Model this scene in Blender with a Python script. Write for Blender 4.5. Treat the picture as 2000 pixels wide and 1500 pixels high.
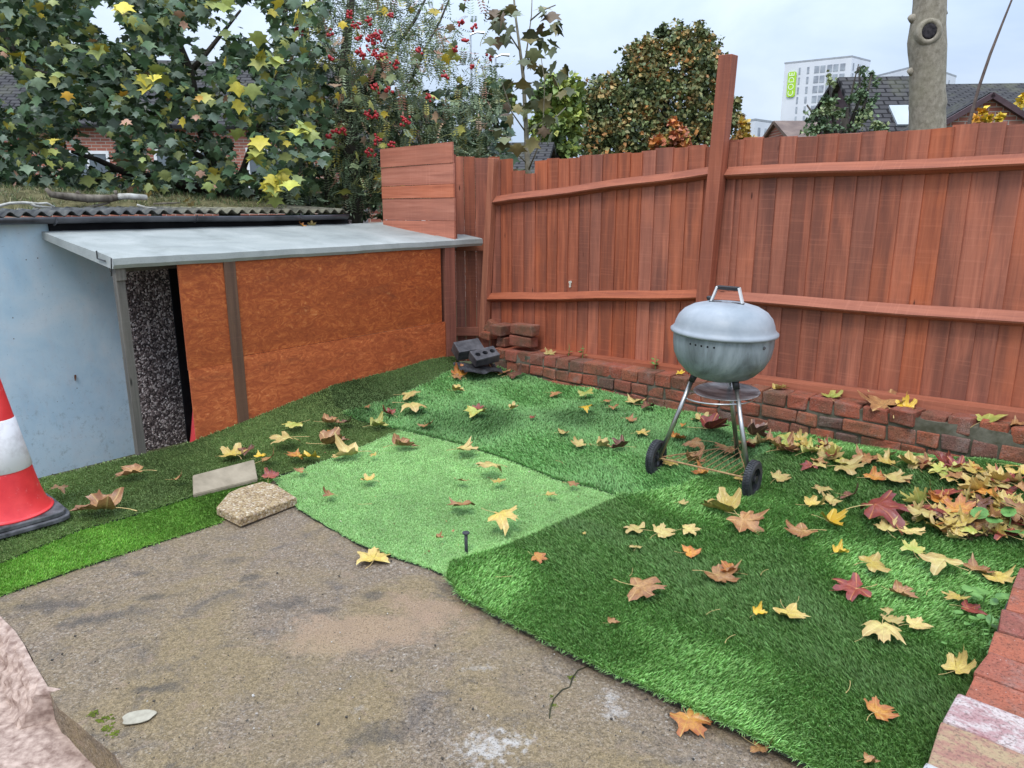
import bpy, bmesh, math, random
import numpy as np
from mathutils import Vector, Matrix
R = math.radians
random.seed(7); rng = np.random.default_rng(7)
for o in list(bpy.data.objects): bpy.data.objects.remove(o)
S = bpy.context.scene
C = S.collection
# ------------------------------------------------------------------ camera
FPX, PITCH, EYE = 1450.0, R(13.8), 1.5
cd = bpy.data.cameras.new('camera'); cam = bpy.data.objects.new('camera', cd); C.objects.link(cam)
cd.sensor_width = 36; cd.lens = 36*FPX/2000; cd.clip_start = .05; cd.clip_end = 2000
cam.location = (0, 0, EYE); cam.rotation_euler = (R(90)-PITCH, 0, 0)
S.camera = cam
S.render.resolution_x = 1024; S.render.resolution_y = 768
# ------------------------------------------------------------------ light
SUN_EL, SUN_AZ = R(58), R(200)          # azimuth clockwise from +Y: behind the camera, a little left
W = bpy.data.worlds.new('World'); S.world = W; W.use_nodes = True
nt = W.node_tree; nt.nodes.clear()
def wn(t, **k):
    n = nt.nodes.new(t)
    for a, b in k.items(): setattr(n, a, b)
    return n
sky = wn('ShaderNodeTexSky'); sky.sky_type = 'NISHITA'; sky.sun_disc = False
sky.sun_elevation = SUN_EL; sky.sun_rotation = SUN_AZ
tc = wn('ShaderNodeTexCoord'); mp = wn('ShaderNodeMapping'); mp.inputs['Scale'].default_value = (1.3, 1.3, 3.4)
no = wn('ShaderNodeTexNoise'); no.inputs['Scale'].default_value = 1.7; no.inputs['Detail'].default_value = 6; no.inputs['Roughness'].default_value = .55; no.inputs['Distortion'].default_value = .4
rp = wn('ShaderNodeValToRGB')
rp.color_ramp.elements[0].position = .36; rp.color_ramp.elements[0].color = (4.1, 5.1, 6.8, 1)
rp.color_ramp.elements[1].position = .64; rp.color_ramp.elements[1].color = (5.9, 6.8, 8.0, 1)
sep = wn('ShaderNodeSeparateXYZ'); mr = wn('ShaderNodeMapRange')   # overcast sky: brighter towards the zenith
mr.inputs['From Min'].default_value = .12; mr.inputs['From Max'].default_value = .9; mr.inputs['To Min'].default_value = 1.0; mr.inputs['To Max'].default_value = 2.9
mul = wn('ShaderNodeMix', data_type='RGBA', blend_type='MULTIPLY'); mul.inputs[0].default_value = 1
cmb = wn('ShaderNodeCombineColor')
mx = wn('ShaderNodeMix', data_type='RGBA'); mx.inputs[0].default_value = .9
bg = wn('ShaderNodeBackground'); bg.inputs['Strength'].default_value = .1
wo = wn('ShaderNodeOutputWorld')
L = nt.links.new
L(tc.outputs['Generated'], mp.inputs[0]); L(mp.outputs[0], no.inputs['Vector']); L(no.outputs['Fac'], rp.inputs[0])
L(tc.outputs['Generated'], sep.inputs[0]); L(sep.outputs['Z'], mr.inputs['Value'])
for i in range(3): L(mr.outputs[0], cmb.inputs[i])
L(rp.outputs[0], mul.inputs[6]); L(cmb.outputs[0], mul.inputs[7])
L(sky.outputs[0], mx.inputs[6]); L(mul.outputs[2], mx.inputs[7]); L(mx.outputs[2], bg.inputs[0]); L(bg.outputs[0], wo.inputs[0])
sd = bpy.data.lights.new('sun', 'SUN'); sd.energy = 1.4; sd.angle = R(16); sd.color = (1, .96, .9)
so = bpy.data.objects.new('sun', sd); C.objects.link(so)
d = Vector((math.sin(SUN_AZ)*math.cos(SUN_EL), math.cos(SUN_AZ)*math.cos(SUN_EL), math.sin(SUN_EL)))
so.rotation_euler = d.to_track_quat('Z', 'Y').to_euler(); so.location = d*30
S.view_settings.view_transform = 'Standard'; S.view_settings.look = 'None'; S.view_settings.gamma = 1
S.view_settings.exposure = 0.45
S.render.engine = 'CYCLES'
try: S.cycles.max_bounces = 6; S.cycles.diffuse_bounces = 3; S.cycles.transparent_max_bounces = 8
except Exception: pass

# ------------------------------------------------------------------ helpers
def ray(px, py):
    x = (px-1000)/FPX; y = -(py-750)/FPX
    return np.array([x, math.cos(PITCH)+y*math.sin(PITCH), -math.sin(PITCH)+y*math.cos(PITCH)])
def gz(px, py, z=0.):
    r = ray(px, py); t = (z-EYE)/r[2]; return np.array([0, 0, EYE])+t*r
def gy(px, py, y):                      # the point seen at distance y
    r = ray(px, py); return np.array([0, 0, EYE])+r*y/r[1]
SH0 = np.array([-2.26, 4.27]); SHU = np.array([.64, .768]); SHN = np.array([-.768, .64]); SHA = math.atan2(.768, .64)
FE0 = np.array([.02, 6.49]); FEU = np.array([.7317, -.6816]); FEA = math.atan2(-.6816, .7317)
def sh(s, d, z=0.): p = SH0+SHU*s+SHN*d; return np.array([p[0], p[1], z])
def onplane(px, py, o, u):              # (along, height) of a pixel's point on an upright plane
    u = np.array([u[0], u[1], 0]); n = np.array([-u[1], u[0], 0]); o = np.array([o[0], o[1], 0]); r = ray(px, py); c = np.array([0, 0, EYE])
    t = ((o-c)@n)/(r@n); p = c+t*r; return float((p-o)@u), float(p[2])
def smooth(a, b, x): t = min(1, max(0, (x-a)/(b-a))); return t*t*(3-2*t)
def smn(a, b, x): t = np.clip((x-a)/(b-a), 0, 1); return t*t*(3-2*t)
def G(x, y):                            # lie of the turf over slab, humps and the bank by the shed (vectorised)
    x = np.asarray(x, float); y = np.asarray(y, float)
    s = (x-SH0[0])*SHU[0]+(y-SH0[1])*SHU[1]; d = (x-SH0[0])*SHN[0]+(y-SH0[1])*SHN[1]
    h = np.interp(s, [-1, .3, .72, 1.44, 2.6, 3.1, 3.5], [0, -.01, .045, .15, .165, .07, .0])*np.exp(-(np.minimum(d, 0)/.42)**2)
    h = h-np.clip(d-.02, 0, 9)*.55*(s < .36)
    w = smn(.0, .45, ((x+.83)*1.13+(y-4.8)*1.41)/1.8)*smn(-1.0, -.4, x)                      # creases in the loose mats
    h = h+w*.028+w*(.014*np.sin(3.1*x+4.2*y+1.2*np.sin(2.3*x))+.011*np.sin(7.3*x-3.1*y+1.1)+.006*np.sin(13*x+9*y))
    w2 = smn(.3, 1.0, x)*smn(1.0, 2.2, y)
    h = h+w2*.016+w2*(.013*np.sin(5.2*(y+.75*x)-1.0)+.006*np.sin(11*x-4*y))
    h = h+.10*np.exp(-((x-2.6)**2+(y-3.4)**2)/.55)
    return h
def gp(px, py, up=0.):                  # the point of the turf seen at a pixel
    z = 0.
    for _ in range(8):
        p = gz(px, py, z+up); z = .5*z+.5*float(G(p[0], p[1]))
    return p
def tag(o, label=None, cat=None, group=None, kind=None):
    for k, v in (('label', label), ('category', cat), ('group', group), ('kind', kind)):
        if v: o[k] = v
    return o
def empty(name, loc, rz=0., **k):
    o = bpy.data.objects.new(name, None); C.objects.link(o); o.location = Vector(loc); o.rotation_euler = (0, 0, rz); o.empty_display_size = .1
    return tag(o, **k)
class MB:
    def __init__(s): s.v = []; s.f = []; s.c = []
    def add(s, vs, fs, t=(.5, .5, .5)):
        b = len(s.v); s.v += [tuple(map(float, v)) for v in vs]
        for f in fs: s.f.append(tuple(b+i for i in f)); s.c.append(t)
    def box(s, x0, x1, y0, y1, z0, z1, t=(.5, .5, .5)):
        s.add([(x, y, z) for z in (z0, z1) for y in (y0, y1) for x in (x0, x1)],
              [(0, 2, 3, 1), (4, 5, 7, 6), (0, 1, 5, 4), (2, 6, 7, 3), (0, 4, 6, 2), (1, 3, 7, 5)], t)
    def obox(s, M, sx, sy, sz, t=(.5, .5, .5)):
        vs = [M@Vector((x, y, z)) for z in (-sz/2, sz/2) for y in (-sy/2, sy/2) for x in (-sx/2, sx/2)]
        s.add(vs, [(0, 2, 3, 1), (4, 5, 7, 6), (0, 1, 5, 4), (2, 6, 7, 3), (0, 4, 6, 2), (1, 3, 7, 5)], t)
    def beam(s, p0, p1, w, h, up=(0, 0, 1), t=(.5, .5, .5)):
        p0 = Vector(p0); p1 = Vector(p1); X = (p1-p0); l = X.length; X.normalize(); Y = Vector(up).cross(X); Y.normalize(); Z = X.cross(Y)
        M = Matrix((X, Y, Z)).transposed().to_4x4(); M.translation = (p0+p1)/2; s.obox(M, l, w, h, t)
    def tube(s, ps, rs, n=8, t=(.5, .5, .5), cap=True):
        ps = [Vector(p) for p in ps]
        if not hasattr(rs, '__len__'): rs = [rs]*len(ps)
        b = len(s.v); prev = None
        for i, p in enumerate(ps):
            T = (ps[min(i+1, len(ps)-1)]-ps[max(i-1, 0)]).normalized()
            A = prev if prev else (Vector((0, 0, 1)) if abs(T.z) < .9 else Vector((1, 0, 0)))
            X = (A-T*A.dot(T)).normalized(); Y = T.cross(X); prev = X
            for k in range(n):
                a = 2*math.pi*k/n; s.v.append(tuple(p+(X*math.cos(a)+Y*math.sin(a))*rs[i]))
        for i in range(len(ps)-1):
            for k in range(n):
                s.f.append((b+i*n+k, b+i*n+(k+1) % n, b+(i+1)*n+(k+1) % n, b+(i+1)*n+k)); s.c.append(t)
        if cap:
            s.f.append(tuple(b+k for k in range(n))[::-1]); s.c.append(t)
            s.f.append(tuple(b+(len(ps)-1)*n+k for k in range(n))); s.c.append(t)
    def lathe(s, prof, n=48, t=(.5, .5, .5), M=None, close=False):
        b = len(s.v)
        for r, z in prof:
            for k in range(n):
                a = 2*math.pi*k/n; p = Vector((r*math.cos(a), r*math.sin(a), z)); s.v.append(tuple(M@p if M else p))
        m = len(prof)
        for i in range(m if close else m-1):
            j = (i+1) % m
            for k in range(n):
                s.f.append((b+i*n+k, b+i*n+(k+1) % n, b+j*n+(k+1) % n, b+j*n+k)); s.c.append(t)
    def prism(s, poly, z0, z1, t=(.5, .5, .5)):
        n = len(poly); s.add([(p[0], p[1], z0) for p in poly]+[(p[0], p[1], z1) for p in poly],
              [tuple(range(n))[::-1], tuple(range(n, 2*n))]+[(i, (i+1) % n, n+(i+1) % n, n+i) for i in range(n)], t)
    def build(s, name, m, parent=None, smooth=False, bevel=0., **k):
        me = bpy.data.meshes.new(name); me.from_pydata(s.v, [], s.f)
        a = me.attributes.new('tint', 'FLOAT_COLOR', 'FACE'); a.data.foreach_set('color', np.array([(c[0], c[1], c[2], 1) for c in s.c], 'f').ravel())
        me.materials.append(m); me.update()
        if smooth: me.polygons.foreach_set('use_smooth', [True]*len(me.polygons))
        o = bpy.data.objects.new(name, me); C.objects.link(o); o.parent = parent
        if bevel:
            b = o.modifiers.new('b', 'BEVEL'); b.width = bevel; b.segments = 2; b.limit_method = 'ANGLE'; b.angle_limit = R(40)
        return tag(o, **k)
def rt(): return (random.random(), random.random(), random.random())
def npmesh(name, V, F, m, parent=None, tint=None, smooth=False, **k):    # big triangle / quad meshes
    me = bpy.data.meshes.new(name); V = np.asarray(V, 'f'); F = np.asarray(F, 'i'); n = F.shape[1]
    me.vertices.add(len(V)); me.vertices.foreach_set('co', V.ravel())
    me.loops.add(F.size); me.loops.foreach_set('vertex_index', F.ravel())
    me.polygons.add(len(F)); me.polygons.foreach_set('loop_start', np.arange(0, F.size, n, dtype='i')); 
    try: me.polygons.foreach_set('loop_total', np.full(len(F), n, 'i'))
    except Exception: pass
    me.update(calc_edges=True)
    if tint is not None:
        a = me.attributes.new('tint', 'FLOAT_COLOR', 'FACE' if len(tint) == len(F) else 'POINT')
        t = np.ones((len(tint), 4), 'f'); t[:, :3] = tint; a.data.foreach_set('color', t.ravel())
    if smooth: me.polygons.foreach_set('use_smooth', np.ones(len(F), bool))
    me.materials.append(m); o = bpy.data.objects.new(name, me); C.objects.link(o); o.parent = parent
    return tag(o, **k)
def rotmats(n, tilt=1.0, r=rng):         # random rotations, tilt 0 = flat
    a = r.uniform(0, 2*np.pi, n); b = r.normal(0, tilt, n); c = r.normal(0, tilt, n)
    ca, sa, cb, sb, cc, sc = np.cos(a), np.sin(a), np.cos(b), np.sin(b), np.cos(c), np.sin(c); O = np.zeros(n); I = np.ones(n)
    Z = np.stack([ca, -sa, O, sa, ca, O, O, O, I], 1).reshape(n, 3, 3); X = np.stack([I, O, O, O, cb, -sb, O, sb, cb], 1).reshape(n, 3, 3)
    Y = np.stack([cc, O, sc, O, I, O, -sc, O, cc], 1).reshape(n, 3, 3)
    return Y@X@Z
def scatter(tv, tf, P, Rm, sc):          # copies of a template as one vertex / face array
    tv = np.asarray(tv, float); tf = np.asarray(tf); n = len(P)
    V = np.einsum('nij,vj->nvi', Rm, tv)*np.asarray(sc).reshape(n, 1, 1)+P[:, None, :]
    F = tf[None]+(np.arange(n)*len(tv))[:, None, None]
    return V.reshape(-1, 3), F.reshape(-1, tf.shape[1])

# ---- materials
class NT:
    def __init__(s, name, rough=.7, spec=.3):
        s.m = bpy.data.materials.new(name); s.m.use_nodes = True; s.t = s.m.node_tree; s.b = s.t.nodes['Principled BSDF']
        s.b.inputs['Roughness'].default_value = rough; s.b.inputs['Specular IOR Level'].default_value = spec
        s._o = None
    def n(s, t, **k):
        x = s.t.nodes.new(t)
        for a, b in k.items(): setattr(x, a, b)
        return x
    def set(s, sock, v):
        if isinstance(v, bpy.types.NodeSocket): s.t.links.new(v, sock)
        elif v is not None:
            if hasattr(sock.default_value, '__len__') and hasattr(v, '__len__') and len(sock.default_value) == 4 and len(v) == 3: v = (*v, 1)
            sock.default_value = v
    def obj(s):
        if not s._o: s._o = s.n('ShaderNodeTexCoord').outputs['Object']
        return s._o
    def map(s, sc=(1, 1, 1), v=None, loc=(0, 0, 0), rot=(0, 0, 0)):
        x = s.n('ShaderNodeMapping'); s.set(x.inputs[0], v if v is not None else s.obj()); x.inputs['Scale'].default_value = sc; x.inputs['Location'].default_value = loc; x.inputs['Rotation'].default_value = rot
        return x.outputs[0]
    def noise(s, sc=5, det=4, ro=.55, v=None, dist=0.):
        x = s.n('ShaderNodeTexNoise'); s.set(x.inputs['Vector'], v if v is not None else s.obj()); x.inputs['Scale'].default_value = sc; x.inputs['Detail'].default_value = det; x.inputs['Roughness'].default_value = ro; x.inputs['Distortion'].default_value = dist
        return x.outputs['Fac']
    def voro(s, sc=5, v=None, feat='F1', out='Distance', rnd=1.):
        x = s.n('ShaderNodeTexVoronoi', feature=feat); s.set(x.inputs['Vector'], v if v is not None else s.obj()); x.inputs['Scale'].default_value = sc
        x.inputs['Randomness'].default_value = rnd
        return x.outputs[out]
    def ramp(s, f, st):
        x = s.n('ShaderNodeValToRGB'); e = x.color_ramp.elements
        while len(e) < len(st): e.new(.5)
        for i, (p, c) in enumerate(st):
            e[i].position = p; e[i].color = (*c, 1) if hasattr(c, '__len__') else (c, c, c, 1)
        s.set(x.inputs[0], f); return x.outputs[0]
    def mix(s, f, a, b, mode='MIX'):
        x = s.n('ShaderNodeMix', data_type='RGBA', blend_type=mode); s.set(x.inputs[0], f); s.set(x.inputs[6], a); s.set(x.inputs[7], b); return x.outputs[2]
    def math(s, op, a, b=None, c=None):
        x = s.n('ShaderNodeMath', operation=op); s.set(x.inputs[0], a); s.set(x.inputs[1], b); 
        if c is not None: s.set(x.inputs[2], c)
        return x.outputs[0]
    def attr(s, name='tint'):
        x = s.n('ShaderNodeAttribute', attribute_name=name); return x.outputs['Color']
    def sepc(s, c):
        x = s.n('ShaderNodeSeparateColor'); s.set(x.inputs[0], c); return x.outputs
    def vadd(s, a, b, op='ADD'):
        x = s.n('ShaderNodeVectorMath', operation=op); s.set(x.inputs[0], a); s.set(x.inputs[1], b); return x.outputs[0]
    def vscale(s, a, k):
        x = s.n('ShaderNodeVectorMath', operation='SCALE'); s.set(x.inputs[0], a); x.inputs['Scale'].default_value = k; return x.outputs[0]
    def spot(s, cx, cy, rx, ry, rot=0., soft=.35, wob=.5, sc=6):    # an elliptic stain lying at a place in object space -> 0..1
        v = s.map((1/rx, 1/ry, 0), loc=(0, 0, 0), v=s.map((1, 1, 1), loc=(0, 0, 0), rot=(0, 0, -rot), v=s.vadd(s.obj(), (-cx, -cy, 0))))
        x = s.n('ShaderNodeVectorMath', operation='LENGTH'); s.set(x.inputs[0], v)
        q = s.math('ADD', x.outputs['Value'], s.math('MULTIPLY', s.math('SUBTRACT', s.noise(sc, 5, .65), .5), wob*2))
        r = s.n('ShaderNodeMapRange'); s.set(r.inputs['Value'], q); r.inputs['From Min'].default_value = 1-soft; r.inputs['From Max'].default_value = 1.; r.inputs['To Min'].default_value = 1; r.inputs['To Max'].default_value = 0
        return r.outputs[0]
    def bump(s, h, st=.3, dist=.01):
        x = s.n('ShaderNodeBump'); x.inputs['Strength'].default_value = st; x.inputs['Distance'].default_value = dist; s.set(x.inputs['Height'], h); s.t.links.new(x.outputs[0], s.b.inputs['Normal'])
    def done(s, col, **k):
        s.set(s.b.inputs['Base Color'], col)
        for a, b in k.items(): s.set(s.b.inputs[a.replace('_', ' ')], b)
        return s.m
def wood_mat(name, light, mid, dark, axis='z', rough=.62, tintamt=.5, weather=.5, saw=.35):
    n = NT(name, rough, .35); t = n.attr(); off = n.vscale(t, 37.)
    v0 = n.vadd(n.obj(), off)
    sc = {'z': (38, 38, 1.6), 'x': (1.6, 38, 38)}[axis]; sc2 = {'z': (9, 9, 1.1), 'x': (1.1, 9, 9)}[axis]; sc3 = {'z': (2, 2, 95), 'x': (95, 2, 2)}[axis]
    grain = n.noise(1, 5, .65, n.map(sc, v0), .6); patch = n.noise(1, 4, .55, n.map(sc2, v0), .5); sawn = n.noise(1, 2, .5, n.map(sc3, v0))
    c = n.ramp(grain, [(.3, dark), (.5, mid), (.72, light)])
    tt = n.sepc(t)
    shared = n.noise(1, 5, .6, n.map({'z': (5, 5, .75), 'x': (.75, 5, 5)}[axis]), .6)
    c = n.mix(n.math('MULTIPLY', n.ramp(shared, [(.48, 0.), (.70, .62)]), weather), c, tuple(x*.55+.010 for x in dark))
    c = n.mix(n.math('MULTIPLY', n.ramp(n.noise(1, 4, .6, n.map({'z': (2.2, 2.2, 1.2), 'x': (1.2, 2.2, 2.2)}[axis])), [(.5, 0.), (.68, .8)]), weather), c, tuple(a_*b_ for a_, b_ in zip(light, (1.22, 1.0, .72))))
    c = n.mix(n.math('MULTIPLY', n.ramp(n.math('ADD', patch, n.math('MULTIPLY', n.math('SUBTRACT', tt[0], .5), .22)), [(.42, 0.), (.66, 1.)]), weather), c, tuple(x*.52+.012 for x in dark))
    c = n.mix(n.ramp(sawn, [(.56, 0.), (.7, saw)]), c, tuple(min(1, x*1.35+.02) for x in light))
    hs = n.n('ShaderNodeHueSaturation'); n.set(hs.inputs['Color'], c)
    n.set(hs.inputs['Value'], n.math('MULTIPLY_ADD', tt[1], tintamt, 1-tintamt/2)); n.set(hs.inputs['Saturation'], n.math('MULTIPLY_ADD', tt[2], .12, .92))
    kn = n.voro(1, n.map({'z': (9, 9, 2.2), 'x': (2.2, 9, 9)}[axis], v0)); c = n.mix(n.ramp(kn, [(.03, 1.), (.07, 0.)]), hs.outputs[0], tuple(x*.35 for x in dark))
    n.bump(n.math('ADD', n.math('MULTIPLY', grain, .7), n.math('MULTIPLY', sawn, .35)), .45, .004)
    return n.done(c, Roughness=n.math('MULTIPLY_ADD', grain, .25, rough-.1))
M = {}
M['fence'] = wood_mat('stained_fence_board', (.47, .150, .078), (.38, .110, .055), (.25, .070, .038), 'z', tintamt=.10, weather=.68, saw=.14)
M['rail'] = wood_mat('stained_rail', (.40, .132, .070), (.32, .098, .050), (.22, .064, .036), 'x', weather=.25, saw=.15, tintamt=.15)
M['post'] = wood_mat('stained_post', (.36, .12, .07), (.27, .082, .047), (.18, .055, .034), 'z', weather=.3, saw=.2, tintamt=.15)
M['orange_post'] = wood_mat('orange_stained_post', (.44, .16, .085), (.37, .125, .065), (.26, .085, .048), 'z', weather=.2, saw=.1, tintamt=.1)
M['pink_board'] = wood_mat('pale_red_board', (.56, .21, .13), (.47, .155, .09), (.34, .105, .062), 'x', weather=.3, saw=.1, tintamt=.25)
M['brown_post'] = wood_mat('brown_lath', (.20, .10, .055), (.15, .075, .042), (.10, .05, .03), 'z', weather=.3, saw=.1, tintamt=.1)
M['grey_wood'] = wood_mat('grey_weathered_wood', (.19, .17, .14), (.13, .115, .095), (.075, .065, .055), 'z', weather=.4, saw=.1, tintamt=.1)

def osb_mat():
    n = NT('orange_stained_strand_board', .6, .3)
    v = n.obj(); w = n.noise(3, 4, .6, n.map((1.2, 1, 3.2)), 1.5)
    fl = n.noise(1, 6, .72, n.map((11, 20, 20), n.vadd(v, n.vscale(n.noise(2.5, 3, .5, None, 1.5) if False else n.voro(3.2, out='Color'), .3))), 2.6)
    c = n.ramp(fl, [(.3, (.29, .068, .022)), (.46, (.43, .105, .034)), (.6, (.60, .185, .055)), (.72, (.72, .36, .16))])
    c = n.mix(n.ramp(w, [(.38, 0.), (.62, .8)]), c, n.ramp(fl, [(.3, (.26, .062, .022)), (.6, (.40, .10, .032)), (.8, (.50, .16, .06))]))
    e = n.sepc(n.attr()); c = n.mix(1., c, n.ramp(e[0], [(0., (.88, .78, .68)), (1., (1.1, 1.0, 1.0))]), 'MULTIPLY')
    c = n.mix(n.math('MULTIPLY', n.ramp(n.noise(1, 5, .7, n.map((2.2, 1, 7)), .8), [(.55, 0.), (.7, .5)]), 1.), c, (.17, .045, .02))
    n.bump(fl, .35, .004); return n.done(c)
M['osb'] = osb_mat()
def simple(name, c1, c2, sc=8, rough=.7, spec=.3, bump=.2, bd=.004, det=5, lo=.35, hi=.65, tint=0., metal=0., vs=(1, 1, 1)):
    n = NT(name, rough, spec); f = n.noise(sc, det, .6, n.map(vs)); c = n.ramp(f, [(lo, c1), (hi, c2)])
    if tint:
        hs = n.n('ShaderNodeHueSaturation'); n.set(hs.inputs['Color'], c); n.set(hs.inputs['Value'], n.math('MULTIPLY_ADD', n.sepc(n.attr())[0], tint, 1-tint/2)); c = hs.outputs[0]
    if bump: n.bump(f, bump, bd)
    return n.done(c, Metallic=metal)
def blue_mat():
    n = NT('pale_blue_painted_sheet', .5, .4)
    c = n.ramp(n.noise(2.2, 6, .62, None, .5), [(.35, (.42, .58, .68)), (.52, (.52, .65, .72)), (.66, (.61, .69, .73))])
    c = n.mix(n.ramp(n.noise(9, 6, .7, n.map((1.6, 1, .6))), [(.5, 0.), (.75, .55)]), c, (.52, .56, .60))
    low = n.n('ShaderNodeSeparateXYZ'); n.set(low.inputs[0], n.obj())
    grime = n.math('MULTIPLY', n.ramp(n.noise(26, 6, .8, n.map((1, 1, .7))), [(.54, 0.), (.72, .8)]), n.ramp(low.outputs['Z'], [(.0, .85), (.42, .12)]))
    c = n.mix(grime, c, (.16, .22, .22))
    c = n.mix(n.ramp(n.voro(11), [(.035, 1.), (.055, 0.)]), c, (.12, .10, .09))
    c = n.mix(n.ramp(n.noise(60, 3, .6), [(.66, 0.), (.72, .5)]), c, (.25, .33, .38))
    c = n.mix(n.spot(-.62, 0, .014, 9, wob=0) if False else 0., c, c)
    n.bump(n.noise(7, 4), .25, .01); return n.done(c)
M['blue'] = blue_mat()
def pebble_mat():
    n = NT('pebbledash', .8, .3); v = n.voro(85, out='Color'); d = n.voro(85)
    g = n.sepc(v); c = n.ramp(g[0], [(.0, (.05, .038, .038)), (.4, (.13, .10, .095)), (.72, (.30, .235, .22)), (.95, (.78, .68, .64))])
    n.bump(n.math('SUBTRACT', 1., d), .9, .012); return n.done(c)
M['pebble'] = pebble_mat()
def felt_mat():
    n = NT('grey_roof_felt', .6, .35); c = n.ramp(n.noise(3, 6, .6, None, .4), [(.3, (.25, .265, .25)), (.5, (.33, .345, .325)), (.7, (.41, .42, .395))])
    c = n.mix(n.ramp(n.noise(120, 3, .6), [(.5, 0.), (.75, .45)]), c, (.20, .22, .21)); c = n.mix(n.ramp(n.noise(7, 6, .7, n.map((1, .5, 1))), [(.55, 0.), (.72, .4)]), c, (.19, .20, .17)); n.bump(n.noise(160, 2), .35, .002); return n.done(c)
M['felt'] = felt_mat()
M['black'] = simple('black_plastic', (.012, .012, .013), (.035, .034, .036), 20, .45, .4)
M['gutter'] = simple('black_gutter', (.02, .021, .024), (.09, .09, .10), 5, .35, .5, .1)
M['dark'] = simple('shade_black', (.004, .004, .005), (.012, .012, .013), 6, .8, .1)  # near-black that stands in for shade in gaps and holes
def brick_mat(name, pal, moss=.5, dull=1.):
    n = NT(name, .85, .2); t = n.sepc(n.attr()); off = n.vscale(n.attr(), 23.); fine = n.noise(140, 4, .7)
    v = n.vadd(n.obj(), off)
    c = n.ramp(t[0], pal); f = n.noise(26, 5, .65, v)
    c = n.mix(n.ramp(f, [(.35, .0), (.7, .55)]), c, tuple(x*dull for x in (.20, .085, .06)))
    c = n.mix(n.ramp(n.noise(9, 5, .7, v), [(.52, 0.), (.75, .6)]), c, (.30, .24, .21))
    c = n.mix(n.ramp(n.noise(5.5, 6, .72), [(.5-.08*moss, 0.), (.68, moss)]), c, (.075, .072, .040))
    c = n.mix(n.ramp(n.voro(42), [(.05, .8), (.09, 0.)]), c, (.5, .46, .42))
    c = n.mix(n.ramp(fine, [(.36, .75), (.46, 0.)]), c, (.06, .03, .025)); c = n.mix(n.ramp(fine, [(.58, 0.), (.68, .5)]), c, (.48, .25, .18))
    n.bump(n.math('ADD', f, fine), .9, .006); return n.done(c)
M['brick'] = brick_mat('old_red_brick', [(.0, (.42, .105, .05)), (.3, (.33, .09, .055)), (.5, (.25, .095, .06)), (.7, (.42, .13, .065)), (.9, (.15, .08, .065))], .75)
M['brick_wet'] = brick_mat('pink_red_brick', [(.0, (.42, .125, .07)), (.4, (.36, .11, .07)), (.7, (.29, .085, .065)), (1., (.38, .16, .11))], .35)
M['mortar'] = simple('mossy_mortar', (.075, .07, .045), (.16, .145, .11), 14, .9, .1, .6, .01)
M['engineering'] = simple('dark_engineering_brick', (.035, .034, .038), (.11, .105, .11), 12, .55, .4, .3)
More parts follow.
